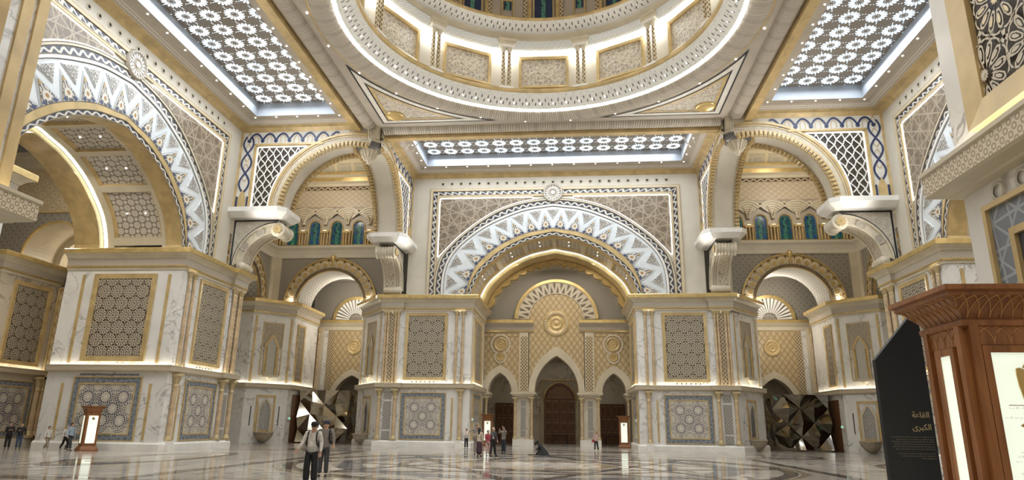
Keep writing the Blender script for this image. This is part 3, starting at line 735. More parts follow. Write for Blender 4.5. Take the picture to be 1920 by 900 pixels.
# rosette piece of the upper screens: hub, twelve spokes, rim
def f_rosette(R,n=12,d=.05,hub=.27,sw=.07):
    def f(b):
        m=24
        for r0,r1 in ((R*.92,R),(R*hub*.6,R*hub)):
            q=m if r1>R*.5 else 12
            for k in range(q):
                a,e=2*pi*k/q,2*pi*(k+1)/q
                b.poly([(r*math.cos(t),-d,r*math.sin(t)) for r,t in ((r0,a),(r1,a),(r1,e),(r0,e))])
        for k in range(n):
            a=2*pi*(k+.5)/n; c,s=math.cos(a),math.sin(a); w0=R*sw*.5; w1=R*sw*1.1
            P=[(R*hub,-w0),(R*.95,-w1),(R*.95,w1),(R*hub,w0)]
            b.poly([(x*c-z*s,-d,x*s+z*c) for x,z in P])
            a=2*pi*k/n; c,s=math.cos(a),math.sin(a); w1=R*.055
            P=[(R*.5,0),(R*.68,-w1),(R*.84,0),(R*.68,w1)]
            b.poly([(x*c-z*s,-d*.5,x*s+z*c) for x,z in P])
    return f
def f_rich(R,n=12,d=.05):
    """large inlaid rosette: star hub, framed petals with a carved leaf in each, navy darts between"""
    def f(b):
        def P(pts,a,y,mi):
            c,s=math.cos(a),math.sin(a); b.poly([(x*c-z*s,y,x*s+z*c) for x,z in pts],mi)
        b.poly([((R*.2 if k%2 else R*.13)*math.cos(pi*k/n),-d-.012,(R*.2 if k%2 else R*.13)*math.sin(pi*k/n)) for k in range(2*n)],1)
        b.poly([(R*.06*math.cos(pi*k/5),-d-.02,R*.06*math.sin(pi*k/5)) for k in range(10)],0)
        for k in range(n):
            a=2*pi*k/n
            O=[(R*.34,-R*.055),(R*.62,-R*.135),(R*.86,-R*.11),(R*.95,0),(R*.86,R*.11),(R*.62,R*.135),(R*.34,R*.055)]
            c0=R*.64; I=[(c0+(x-c0)*.74,z*.66) for x,z in O]
            for j in range(len(O)):
                j2=(j+1)%len(O); P([O[j],O[j2],I[j2],I[j]],a,-d,0)
            P([(c0+(x-c0)*.5,z*.42) for x,z in O],a,-d-.008,1)
            P([(R*.2,0),(R*.33,-R*.035),(R*.52,0),(R*.33,R*.035)],a+pi/n,-d*.6,2)
            P([(R*.93,-R*.2),(R*1.03,-R*.12),(R*1.03,R*.12),(R*.93,R*.2),(R*.99,0)],a+pi/n,-d*.9,0)
    return f
def f_netfill(wd,h,pts,R):
    """small net of stars between the rosettes: short bars linking neighbouring rosettes"""
    def f(b):
        d=-.04
        for (x,z) in pts:
            for k in range(12):
                a=2*pi*k/12; c,s=math.cos(a),math.sin(a)
                for r0,r1,w in ((R*1.0,R*1.22,R*(.05 if R<.46 else .09)),):
                    P=[(r0,-w),(r1,-w*.4),(r1,w*.4),(r0,w)]
                    Q=[(x+p*c-q*s,z+p*s+q*c) for p,q in P]
                    if all(abs(q[0])<wd/2 and 0<q[1]<h for q in Q): b.poly([(q[0],d,q[1]) for q in Q])
    return f
def clipdisc(b,x,z,R,wd,h): pass
def upper_panel(parent,wd,h,loc,rz,R=.44,label=None,name='rosette_panel',key='up',fr=.27,bg='umber',framemat='gold',rich=False):
    """dark screen set with white rosettes in a stone frame; origin at the foot of the panel, facing -y"""
    p=ob(name,mesh(('slab',key),lambda b:(b.poly([(-wd/2,.0,0),(wd/2,.0,0),(wd/2,.0,h),(-wd/2,.0,h)]),),[bg]),parent,loc,rz)
    if label: p['label']=label
    ob('stone_frame',mesh(('pfr',key),lambda b:b.frame(-wd/2-fr,wd/2+fr,-fr,h+fr,fr,-.13,.02,0,.05),[framemat]),p)
    n0=max(1,round(wd/(R*2.17)-.2)); dx=wd/(n0+.2); dz=dx*.895; R=dx*(.465 if not rich else .5); pts=[]; full=[]
    j=0; z=h-1.08*dz+dz
    while z>-R:
        xs=[(i-(n0-1)/2)*dx for i in range(n0)] if j%2==1 else [(i-n0/2)*dx for i in range(n0+1)]
        full+=[(x,z) for x in xs]; z-=dz; j+=1
    ros=mesh(('rosette',round(R,3),rich),(f_rich if rich else f_rosette)(R),['lace','paleg','blueline'] if rich else ['lace'])
    for x,z in full:
        if abs(x)+R<=wd/2+.02 and R*.98<=z<=h-R*.98: ob('rosette',ros,p,(x,0,z)); pts.append((x,z))
    def half(b):
        for x,z in full:
            if (x,z) in pts: continue
            t=MB(); (f_rich if rich else f_rosette)(R)(t); t.move(x,0,z)
            for f_ in t.f:
                P=[t.v[i] for i in f_]
                P=[(max(-wd/2,min(wd/2,q[0])),q[1],max(0,min(h,q[2]))) for q in P]
                if len(set((round(q[0],4),round(q[2],4)) for q in P))>2 and not (all(abs(q[0])>=wd/2-1e-6 for q in P) or all(q[2]<=1e-6 or q[2]>=h-1e-6 for q in P)): b.poly(P)
        f_netfill(wd,h,full,R)(b)
    o=ob('cut_rosettes',mesh(('halfros',key),half,['lace']),p); o['kind']='stuff'
    return p
def f_bigrosette(R):
    def f(b):
        n=24
        for r0,r1,d in ((0,R*.22,-.012),(R*.3,R*.36,-.012)):
            for k in range(12):
                a,e=2*pi*k/12,2*pi*(k+1)/12
                b.poly([(r*math.cos(t),d,r*math.sin(t)) for r,t in ((r0,a),(r1,a),(r1,e),(r0,e))] if r0 else [(0,d,0)]+[(r1*math.cos(t),d,r1*math.sin(t)) for t in (a,e)],0)
        for k in range(16):
            a=2*pi*(k+.5)/16; c,s=math.cos(a),math.sin(a)
            P=[(R*.70,0),(R*.86,-R*.135),(R*1.02,0),(R*.86,R*.135)]
            b.poly([(x*c-z*s,-.016,x*s+z*c) for x,z in P],1)
            P=[(R*1.08,0),(R*1.17,-R*.1),(R*1.32,0),(R*1.17,R*.1)]; a+=pi/16; c,s=math.cos(a),math.sin(a)
            b.poly([(x*c-z*s,-.016,x*s+z*c) for x,z in P],1)
    return f
def lower_panel(parent,wd,h,loc,rz,key,R=.44,label=None,border=.33,cols=2,rich=False):
    """pale mosaic of five great rosettes in a grey border between stone fillets"""
    p=ob('mosaic_panel',mesh(('lslab',key),lambda b:b.poly([(-wd/2,0,0),(wd/2,0,0),(wd/2,0,h),(-wd/2,0,h)]),['mosaicbase' if not rich else 'slate']),parent,loc,rz)
    if label: p['label']=label
    f=.07
    ob('inner_fillet',mesh(('lfi',key),lambda b:b.frame(-wd/2,wd/2,0,h,.09,-.05,.02),['gold']),p)
    ob('grey_border',mesh(('lfg',key),lambda b:b.frame(-wd/2-border,wd/2+border,-border,h+border,border,-.03,.02),['grey']),p)
    ob('outer_fillet',mesh(('lfo',key),lambda b:b.frame(-wd/2-border-f,wd/2+border+f,-border-f,h+border+f,f,-.08,.02),['gold']),p)
    if rich: R=.62
    ros=mesh(('bigros',R,rich),f_rich(R,12,.016) if rich else f_bigrosette(R),['lace2','petalstone','blueline'] if rich else ['lace2','blueline'])
    sx=(wd-.3)/(2*cols); sz=(h-.3)/4; pts=[]
    for j in range(5):
        for i in range(2*cols+1):
            if (i+j)%2==0 : continue
            pts.append(((i-cols)*sx,.15+j*sz))
    full=[(x,z) for x,z in pts if abs(x)<wd/2-R and R<z<h-R]
    pts2=[((i-cols)*sx,.15+j*sz) for j in range(5) for i in range(2*cols+1) if (i%2==1 and j%2==1) or (i%2==0 and j%2==0 and 0<i<2*cols and 0<j<4)]
    for x,z in pts2: ob('rosette',ros,p,(x,0,z))
    def rest(b):
        # edge half-rosettes and the small stars of the ground
        for i in range(2*cols+1):
            for j in range(5):
                x,z=(i-cols)*sx,.15+j*sz
                if (x,z) in pts2: continue
                if i%2==0 and j%2==0 and True:
                    for k in range(16):
                        a=2*pi*(k+.5)/16; 
                        q=(x+R*.86*math.cos(a),z+R*.86*math.sin(a))
                        if abs(q[0])<wd/2-.12 and .12<q[1]<h-.12:
                            w=R*.1; b.poly([(q[0]-w,-.016,q[1]),(q[0],-.016,q[1]-w),(q[0]+w,-.016,q[1]),(q[0],-.016,q[1]+w)])
                else:
                    for dx in (-.12,0,.12):
                        for dz in (-.12,0,.12):
                            q=(x+dx,z+dz); w=.042
                            if abs(q[0])<wd/2-.12 and .12<q[1]<h-.12: b.poly([(q[0]-w,-.016,q[1]),(q[0],-.016,q[1]-w),(q[0]+w,-.016,q[1]),(q[0],-.016,q[1]+w)])
    o=ob('small_stars',mesh(('lrest',key),rest,['blueline' if not rich else 'petalstone']),p); o['kind']='stuff'
    return p
def strip_panel(parent,wd,h,loc,rz,mat,key,d=.04):
    return ob('inlay_strip',mesh(('strip',key,mat),lambda b:b.box(-wd/2,wd/2,-d,.02,0,h),[mat]),parent,loc,rz)
def niche(parent,loc,rz,key,label=None,low=False):
    """shallow ogee-headed niche with its own surround; origin at the sill, facing -y"""
    W,H=(.52,3.6) if not low else (.5,2.9)
    def outline(w,h,n=5):
        P=[(-w,0),(w,0),(w,h*.72)]
        for k in range(1,4): P.append((w*(1-.27*k)+.05*w,h*(.72+.075*k))); P.append((w*(1-.27*k),h*(.72+.075*k)+h*.02))
        P.append((0,h)); return P+[(-x,z) for x,z in reversed(P[2:-1])]
    def back(b): b.poly([(x,-.055 if not low else 0,z) for x,z in outline(W,H)]); 
    def surround(b):
        I=outline(W,H); s=(W+.2)/W; O=[(x*s,(z*1.08 if z>H*.7 else z)) for x,z in I]
        for k in range(1,len(I)):
            a,c=I[k],I[(k+1)%len(I)]; d,e=O[(k+1)%len(I)],O[k]
            if k==len(I)-0: break
            if a[1]==0 and c[1]==0: continue
            b.poly([(a[0],-.12,a[1]),(e[0],-.12,e[1]),(d[0],-.12,d[1]),(c[0],-.12,c[1])]); b.poly([(a[0],-.12,a[1]),(c[0],-.12,c[1]),(c[0],.0,c[1]),(a[0],.0,a[1])])
    p=ob('niche',mesh(('nb',low),back,['nicheback' if not low else 'greystrip']),parent,loc,rz)
    if label: p['label']=label
    ob('niche_surround',mesh(('ns',low),surround,['gold' if not low else 'cream']),p)
    ob('niche_spandrel',mesh(('nsp',low),lambda b:b.frame(-W-.42,W+.42,-.02,H*1.16,.2,-.06,.02) if low else (b.poly([(-W-.45,-.04,H*.72),(W+.45,-.04,H*.72),(W+.45,-.04,H*1.36),(-W-.45,-.04,H*1.36)]),b.frame(-W-.5,W+.5,-.05,H*1.4,.08,-.07,.02,1)),['carvband','gold'] if not low else ['gold']),p)
    if not low:
        for sx in (-1,1): ob('niche_column',mesh('niche_col',lambda b:b.lathe([(.07,0),(.055,.1),(.055,2.35),(.09,2.5)],n=8),['gilt']),p,(sx*.46,-.14,.1))
        ob('bracket_shelf',mesh('bshelf',lambda b:(b.box(-.8,.8,-.4,0,-.22,0),b.lathe([(.02,-.62),(.1,-.55),(.16,-.4),(.34,-.3),(.4,-.22)],(0,-.12),10)),['cream']),p)
    else:
        ob('basin',mesh('basin',lambda b:b.lathe([(.05,-.95),(.2,-.93),(.5,-.75),(.78,-.4),(.86,-.12),(.9,-.1),(.9,0),(.72,0),(.6,-.15),(.05,-.2)],(0,-.3),16),['carvband']),p)
    return p
def build_pier(side,rz,sx,holes='disc',detail=True):
    pl={'back':'far wall','left':'left wall','right':'right wall','front':'near entrance'}[side]
    # which end of the wall, in words one can find
    lab={('back',-1):'white marble pier left of the wooden doors at the far end',('back',1):'white marble pier right of the wooden doors at the far end',
         ('left',1):'white marble pier under the zigzag arch on the left, behind the lit kiosk',('left',-1):'white marble pier on the near side of the left portal, hidden',
         ('right',-1):'white marble pier beyond the black totem on the right',('right',1):'white marble pier on the near side of the right portal, hidden',
         ('front',1):'near white marble pier cropped by the left edge, level with the camera',('front',-1):'near white marble pier on the right, above the wooden kiosk'}[(side,sx)]
    c,s=math.cos(rz),math.sin(rz); px=sx*UC
    PVV=PV if side!='front' else (26.05 if sx<0 else 25.65); ysh=0 if side!='front' else (1.2 if sx<0 else .92)
    root=struct('pier',lab,'pier',(-s*PVV+px*c,c*PVV+px*s,0),rz,group=None)
    mir=sx<0
    A=lambda n,k,fn,mats,**kw: ob(n,mesh(k,fn,mats,mir),root,**kw)
    A('marble_body','pier_body',f_body,['marble']); A('plinth','pier_plinth',f_plinth,['white'])
    A('ledge','pier_ledge',f_ledge,['cream','cream','rings']); A('ledge_light','pier_ledgelight',f_ledgelight,['warmstrip'])
    A('cornice','pier_cornice',f_cornice,['cream','gilt','carvtaupe'])
    if not detail: return root
    X_=lambda u:sx*(u-UC)
    # front face
    upper_panel(root,3.36,5.54,(X_(11.63),-.02,6.05),0,.46,key='front')
    lower_panel(root,3.34,3.28,(X_(11.64),-.02,1.0),0,'front')
    if side!='front':
     for u in (8.22,8.83): column(root,X_(u),-.1,5.38,12.03,.12,'up')
    for u in (14.27,14.52,15.18,15.43): column(root,X_(u),-.26,5.38,12.03,.12,'up')
    strip_panel(root,.36,6.3,(X_(14.85),-.13,5.5),0,'strip','up')
    column(root,X_(8.26),-.14,.56,4.98,.17,'low'); ob('column_plinth',mesh('cpl',lambda b:b.box(-.3,.3,-.3,.25,0,.62),['white']),root,(X_(8.26),-.14,0))
    strip_panel(root,.16,3.55,(X_(9.0),0,.68),0,'gold','slim')
    for u in (14.15,15.6): column(root,X_(u),-.26,.56,4.98,.17,'low')
    for z,h in ((.6,.72),(1.48,2.4),(4.05,.72)): strip_panel(root,.72,h,(X_(14.87),-.13,z),0,'greystrip',('inl',h))
    for k in range(6):
        ob('speaker',mesh('speaker_disc',f_disc,['lace2','black']),root,(X_(10.6+k*.43),0,4.78)); ob('light_port',mesh('port_disc',f_disc_s,['black']),root,(X_(10.75+k*.4),-.0,5.62))
    ob('capital_light',mesh('caplight',lambda b:(b.box(14.05-UC,15.65-UC,-.34,-.18,12.035,12.05),b.box(8.05-UC,9.0-UC,-.2,-.08,12.02,12.035)),['capstrip'],mir),root)
    # return face toward the portal axis
    rr=-sx*pi/2; xf=X_(7.45)
    upper_panel(root,3.92,5.36,(xf-sx*.02,4.11-ysh,6.05),rr,.46,key='return' if side!='front' else 'near',fr=.33,rich=side=='front',bg='umber' if side!='front' else 'dark')
    lower_panel(root,4.05,3.32,(xf-sx*.02,4.13-ysh,.97),rr,'return' if side!='front' else 'near',border=.34,rich=side=='front',cols=3 if side!='front' else 2)
    for y in ((.92,7.25) if side!='front' else ((7.25,) if sx<0 else (.14,.45,7.25))): strip_panel(root,.22,6.1,(xf,y,5.6),rr,'gold','ret')
    for y in ((1.1,7.35) if side!='front' else (7.35,)): strip_panel(root,.18,3.6,(xf,y,.66),rr,'gold','retl')
    if holes=='disc':
        for k in range(9): ob('speaker',mesh('speaker_disc',f_disc,['lace2','black']),root,(xf,1.97-ysh+k*.49,4.83),rr)
    else: ob('vent_slot',mesh('vent_slot',lambda b:b.box(-2.1,2.1,-.01,.02,0,.12),['grey']),root,(xf,4.13,4.78),rr)
    # chamfer with its niches
    dx,dy=18.95-15.75,3.9; a=math.atan2(dy,dx); cx,cy=(15.75+18.95)/2,1.95
    rc=sx*a if sx>0 else -a
    nl=niche(root,(X_(cx),cy,6.3),rc,'c'); nlow=niche(root,(X_(cx),cy,1.05),rc,'c',None,True)
    for t in (.1,.9): strip_panel(root,.22,6.2,(X_(15.75+dx*t),dy*t,5.6),rc,'gold','cham')
    # side face in the corner passage
    strip_panel(root,.22,6.2,(X_(18.97),4.5,5.6),sx*pi/2,'gold','cham')
    return root
for s,rz,d in SIDES:
    for sx in (-1,1):
        vis=not ((s=='left' and sx<0) or (s=='right' and sx>0))
        build_pier(s,rz,sx,'slot' if s=='left' else 'disc',vis)
# ---------------------------------------------------------------- screen wall and doors at the far end
SY=35.0
def pointed(hw,zs,za):
    """two-centred pointed arch: half width, springing height, apex height"""
    h=za-zs; R=(hw*hw+h*h)/(2*hw)
    return lambda x: zs+math.sqrt(max(0,R*R-(abs(x)+R-hw)**2)) if abs(x)<hw else zs
def arcpts(hw,zs,za,n=10):
    h=za-zs; R=(hw*hw+h*h)/(2*hw); a1=math.asin(min(1,h/R)); c=hw-R
    P=[(c+R*math.cos(a1*k/n),zs+R*math.sin(a1*k/n)) for k in range(n+1)]
    return P+[(-x,z) for x,z in P[-2::-1]]
def archring(b,cx,A,B,y0,y1,mi=0,sidei=0,depth=None):
    """moulding between two outlines with equal point counts, and the reveal behind the inner one"""
    L=0
    for k in range(len(A)-1):
        a,c,d,e=A[k],A[k+1],B[k+1],B[k]; l=math.dist(a,c)
        b.poly([(cx+a[0],y0+.06,a[1]),(cx+e[0],y0,e[1]),(cx+d[0],y0,d[1]),(cx+c[0],y0+.06,c[1])],mi,[(L,0),(L,1),(L+l,1),(L+l,0)])
        b.poly([(cx+a[0],y0+.06,a[1]),(cx+c[0],y0+.06,c[1]),(cx+c[0],y1,c[1]),(cx+a[0],y1,a[1])],sidei)
        b.poly([(cx+e[0],y1,e[1]),(cx+d[0],y1,d[1]),(cx+d[0],y0,d[1]),(cx+e[0],y0,e[1])],sidei); L+=l
pb=pointed(2.27,5.3,9.02); ps=pointed(1.22,5.25,7.25)
def low(x):
    x=abs(x)
    if x<2.27: return pb(x)
    if abs(x-5.87)<1.22: return ps(x-5.87)
    return 5.2
tymp=lambda a,h:(lambda x:12.85+h*math.sqrt(max(0,1-(x/a)**2)) if abs(x)<a else 12.85)
XS=sorted(set([-7.9,7.9,-2.9,2.9,-2.27,2.27]+lin(-2.27,2.27,24)+lin(-2.9,2.9,24)+lin(4.65,7.09,16)+lin(-7.09,-4.65,16)+[3.3,-3.3,3.9,-3.9]))
scr=struct('entrance_screen','honey latticed screen wall with three pointed arches and a great roundel at the far end','screen',(0,SY,0))
one('lattice_field',lambda b:b.columns(XS,low,lambda x:tymp(2.88,2.72)(x) if abs(x)<2.9 else 11.6,0),['lattice'],scr)
one('lattice_frame',lambda b:[(b.box(s*5.87+q*1.92-.035,s*5.87+q*1.92+.035,-.06,0,5.4,11.1)) for s in (-1,1) for q in (-1,1)]+[b.box(s*5.87-1.95,s*5.87+1.95,-.06,0,11.03,11.1) for s in (-1,1)]+[b.box(s*2.9-.035,s*2.9+.035,-.05,0,5.4,12.6) for s in (-1,1)],['gold'],scr)
one('great_arch_moulding',lambda b:archring(b,0,arcpts(2.27,5.3,9.02),arcpts(2.9,5.3,9.95),-.12,1.6,0,0),['cream'],scr)
for s in (-1,1):
    one('side_arch_moulding',lambda b:archring(b,s*5.87,arcpts(1.22,5.25,7.25),arcpts(1.95,5.25,8.0),-.12,1.6,0,0),['cream'],scr)
    strip_panel(scr,.72,5.6,(s*3.38,-.03,5.4),0,'strip','scr')
    one('pilaster',lambda b:(b.box(-.52,.52,-.05,.0,5.2,11.5),),['cream'],scr,loc=(s*3.38,0,0))
    one('cornice',lambda b:(b.sweep([(-2.8,0),(2.8,0)] ,[(0,11.45),(.12,11.5),(.2,11.62),(.12,11.66),(.18,12.0),(.5,12.35),(.55,12.38),(.55,12.72),(0,12.78)],[1,1,1,0,0,0,1,1]),b.box(-2.8,2.8,-.1,.3,11.45,12.75)),['taupe','gilt'],scr,loc=(s*5.2,0,0))
    # free standing support between the arches
    sp=one('arch_pier',lambda b:b.box(-.75,.75,-.2,1.5,0,4.75),['marble2'],scr,loc=(s*3.4,0,0))
    one('impost',lambda b:(b.box(-1.0,1.0,-.45,1.7,4.75,4.9),b.box(-1.15,1.15,-.6,1.8,4.9,5.05),b.box(-1.3,1.3,-.7,1.9,5.05,5.25)),['cream'],sp)
    one('pier_base',lambda b:b.box(-1.05,1.05,-.55,1.7,0,.62),['white'],sp)
    for u in (-.85,.85): column(sp,u,-.3,.62,4.75,.15,'scr')
    for z,h in ((.85,.6),(1.55,2.2),(3.85,.6)): strip_panel(sp,.5,h,(0,-.2,z),0,'greystrip',('si',h))
    column(scr,s*7.25,-.3,.3,4.75,.15,'scr2'); 
    one('impost',lambda b:(b.box(-.5,.5,-.45,1.7,4.75,5.0),b.box(-.6,.6,-.6,1.7,5.0,5.25)),['cream'],scr,loc=(s*7.45,0,0))
def f_round(R):
    def f(b):
        b.lathe([(0,-.16),(R*.1,-.15),(R*.14,-.06),(R*.3,-.05),(R*.34,-.12),(R*.42,-.12),(R*.46,-.04),(R*.64,-.04),(R*.68,-.12),(R*.9,-.14),(R,0)],n=32); b.v=[(x,z,y) for x,y,z in b.v]
    return f
def f_roundbeads(R,n):
    def f(b):
        for k in range(n):
            a=2*pi*k/n; c,s=math.cos(a),math.sin(a)
            b.extr([(x*c-z*s,x*s+z*c) for x,z in ((R*.7,-R*.03),(R*.88,-R*.045),(R*.88,R*.045),(R*.7,R*.03))],-.19,-.1)
    return f
r=one('great_roundel',f_round(1.42),['gold'],scr,loc=(0,0,12.4)); one('bead_ring',f_roundbeads(1.42,28),['lace'],r)
for s in (-1,1):
    r=one('roundel',f_round(.8),['gold'],scr,loc=(s*5.87,0,10.2)); one('bead_ring',f_roundbeads(.8,18),['lace'],r)
    r=one('small_roundel',f_round(.48),['gold'],scr,loc=(s*5.87,0,8.88))
    one('loop_moulding',lambda b:(b.band(lambda t:.88,lambda t:1.06,-60,240,28,-.1,0,(0,10.2)),b.band(lambda t:.5,lambda t:.66,-245,65,24,-.1,0,(0,8.88))),['lace'],scr,loc=(s*5.87,0,0))
# tympanum
def f_tymp(b):
    xs=lin(-7.33,7.33,60); b.columns(xs,lambda x:12.6,lambda x:arch_z(sc_(rB,.955),x) if abs(x)<7.33 else 13,.05)
one('tympanum_screen',f_tymp,['damask'],scr)
el=lambda a,h:(lambda t:a*h/math.sqrt((h*math.cos(math.radians(t)))**2+(a*math.sin(math.radians(t)))**2))
one('tympanum_band',lambda b:b.band(el(2.88,2.72),el(4.1,3.95),0,180,40,-.12,.05,(0,12.85)),['lace'],scr)
one('gilt_arch',lambda b:b.band(el(4.1,3.95),el(4.42,4.25),0,180,40,-.28,.05,(0,12.85)),['gilt'],scr)
for k in range(30):
    t=(k+.5)*180/30; d=180/30*.5
    if k%2==0 or True:
        i_,o_=el(2.98,2.82),el(4.0,3.85); P=lambda f,q:(f(q)*math.cos(math.radians(q)),12.85+f(q)*math.sin(math.radians(q)))
        T=[P(o_,t-d*.8),P(o_,t+d*.8),P(lambda q:i_(q)+.25,t)] if k%2 else [P(i_,t+d*1.2),P(i_,t-d*1.2),P(lambda q:o_(q)-.3,t)]
        one('zigzag_triangle',lambda b:b.poly([(x,-.14,z) for x,z in (T if sum(T[i][0]*T[(i+1)%3][1]-T[(i+1)%3][0]*T[i][1] for i in range(3))>0 else T[::-1])],0,[(-1,0),(1,0),(0,1)]),['tymptri'],scr)
def scal(t):
    f=sc_(rB,.955)(t); return f-.34-.30*abs(math.sin(math.radians(t*180/10.59)))
one('scalloped_arch',lambda b:b.band(scal,sc_(rB,.955),0,180,204,-1.0,-.2,(0,Z0)),['gilt'],scr)
one('braid_arch',lambda b:b.band(sc_(rB,.955,-.05),sc_(rB,.955,.25),0,180,60,-1.15,-1.0,(0,Z0)),['braid2'],scr)
one('vault_end',lambda b:b.band(sc_(rB,.955),sc_(rB,.955),0,180,60,-1.7,.05,(0,Z0),0,0,'i'),['gilt'],scr)
one('scallop_light',lambda b:b.band(lambda t:scal(t)+.12,lambda t:scal(t)+.2,4,176,60,-.16,-.15,(0,Z0),0,0,'f'),['capstrip'],scr)
# lobby behind the screen
lob=struct('wall_lobby','shadowed grey marble wall behind the three pointed arches','wall',(0,47.5,0))
def f_lob(b):
    b.poly([(-9,0,0),(9,0,0),(9,0,10.5),(-9,0,10.5)]); b.poly([(-8.7,-12,0),(-8.7,0,0),(-8.7,0,10.5),(-8.7,-12,10.5)]); b.poly([(8.7,0,0),(8.7,-12,0),(8.7,-12,10.5),(8.7,0,10.5)])
    b.poly([(-9,-12,10.5),(-9,0,10.5),(9,0,10.5),(9,-12,10.5)]); b.poly([(-9,-12.4,10.5),(9,-12.4,10.5),(9,-12.4,21),(-9,-12.4,21)])
ob('marble_lining',mesh('lobby',f_lob,['marble2']),lob)
def door(n,x,w,h,arch,label):
    d=struct('door_%d'%n,label,'door',(x,47.4,0))
    for s in (-1,1):
        lf=one('door_leaf',lambda b:b.box(0 if s>0 else -w,w if s>0 else 0,-.1,0,0.02,h),['door'],d)
        rows=int(h/1.25); ph=h/rows
        for j in range(rows):
            for c in (0,1):
                x0=s*w*(.06+.48*c); x1=s*w*(.06+.48*c+.4); a,e=min(x0,x1),max(x0,x1)
                pn=one('door_panel',lambda b:b.frame(a,e,j*ph+.12,(j+1)*ph-.28,.07,-.16,-.1,0,.02),['wood'],lf)
            one('inlay_row',lambda b:[b.box(s*w*q-.035*w,s*w*q+.035*w,-.12,-.1,(j+1)*ph-.19,(j+1)*ph-.07) for q in (.12,.22,.32,.42,.58,.68,.78,.88)],['doorin'],lf)
    if arch:
        A=arcpts(w,h,7.0,8)
        one('arched_grille',lambda b:b.extr([(x_,z) for x_,z in A],-.1,0),['door'],d)
        def lat(b):
            pf=pointed(w-.25,h,6.75)
            for j in range(10):
                z=h+.25+j*.2
                for i in range(-9,10):
                    x_=i*.21+(j%2)*.105
                    if abs(x_)<w-.3 and z<pf(x_)-.15: b.box(x_-.075,x_+.075,-.13,-.1,z-.05,z+.05)
        q=one('grille_bricks',lat,['doorin'],d); q['kind']='stuff'
        one('arch_moulding',lambda b:archring(b,0,A,[(x_*1.08,z+.14) for x_,z in A],-.2,0),['gilt'],d)
        one('door_frame',lambda b:b.frame(-w-.35,w+.35,-.3,7.4,.1,-.2,0),['gilt'],d)
        one('corner_carving',lambda b:b.columns(lin(-w-.25,w+.25,24),lambda x_:pointed(w+.12,h,7.1)(x_),lambda x_:7.3,-.04),['carvband'],d)
    else: one('door_frame',lambda b:b.frame(-w-.12,w+.12,-.2,h+.12,.12,-.16,0),['door'],d)
    return d
door(1,0,1.85,5.0,True,'tall walnut double door with a pointed grille, in the middle of the far end')
door(2,-6.2,1.4,4.45,False,'plain walnut double door behind the left pointed arch')
door(3,6.2,1.4,4.45,False,'plain walnut double door behind the right pointed arch')
for n,(x,l) in enumerate(((0,'black bench in front of the tall arched door'),(6.2,'black bench in front of the walnut door on the right'))):
    t=thing('bench',l,'bench',(x,46.3,0),group='benches by the doors')
    one('seat',lambda b:b.box(-.9,.9,-.22,.22,.86,.95),['black'],t)
    for u in (-.85,.85): one('leg',lambda b:b.box(u-.05,u+.05,-.2,.2,0,.87),['black'],t)
for s,l in ((-1,'carved urn ornament left of the tall arched door'),): 
    pass
# ---------------------------------------------------------------- corner arches, spandrels and brackets
AC=(16.1,18.5)     # centre of the quarter arches
def f_carch(b):
    b.band(lambda t:5.6,lambda t:6.3,-2,106,44,13.8,16.1,AC)
def f_carch_ext(b): b.band(lambda t:6.3,lambda t:6.48,0,104,44,13.72,13.9,AC); b.band(lambda t:6.12,lambda t:6.2,0,104,44,13.75,13.8,AC)
def f_soff(b): b.band(lambda t:5.58,lambda t:5.58,-2,106,44,14.2,15.7,AC,0,0,'i')
def f_dent(b):
    for y in (13.66,15.94): b.box(5.28,5.75,y,y+.3,-.12,.12); b.box(5.36,5.6,y-.08,y,-.08,.08)
def f_spmain(b):
    n=24; T=lin(0,104,n)
    f=lambda x: AC[1]+math.sqrt(max(0,6.4**2-(x-AC[0])**2))
    b.columns(lin(14.5,22.5,24)+[25.7],lambda x:f(x) if x<22.49 else 18.5,lambda x:25.7,13.85)
def f_spback(b):
    f=lambda x: AC[1]+math.sqrt(max(0,6.2**2-(x-AC[0])**2))
    b.columns(lin(14.5,22.3,24)+[25.7],lambda x:f(x) if x<22.29 else 18.5,lambda x:27.6,16.05)
def gpts():
    P=[(24.0,18.62),(24.0,23.85)]; n=12
    r=6.62
    for k in range(n+1):
        t=math.radians(55.4*(1-k/n)+1.2*(k/n)); P.append((AC[0]+r*math.cos(t),AC[1]+r*math.sin(t)))
    P[2]=(P[2][0],23.85); return P
def f_grille(b):
    P=gpts(); b.extr(P,13.80,13.86)
def f_grillelight(b):
    P=gpts()
    for a,c,w in ((P[0],P[1],.09),(P[1],P[2],.08)):
        d=Vector((c[0]-a[0],c[1]-a[1])).normalized(); n=Vector((-d.y,d.x))*-w
        b.poly([(a[0],13.74,a[1]),(c[0],13.74,c[1]),(c[0]+n.x,13.74,c[1]+n.y),(a[0]+n.x,13.74,a[1]+n.y)])
    for k in range(2,len(P)-1):
        a,c=P[k],P[k+1]; d=Vector((c[0]-a[0],c[1]-a[1])).normalized(); n=Vector((d.y,-d.x))*.05
        b.poly([(a[0],13.74,a[1]),(c[0],13.74,c[1]),(c[0]+n.x,13.74,c[1]+n.y),(a[0]+n.x,13.74,a[1]+n.y)])
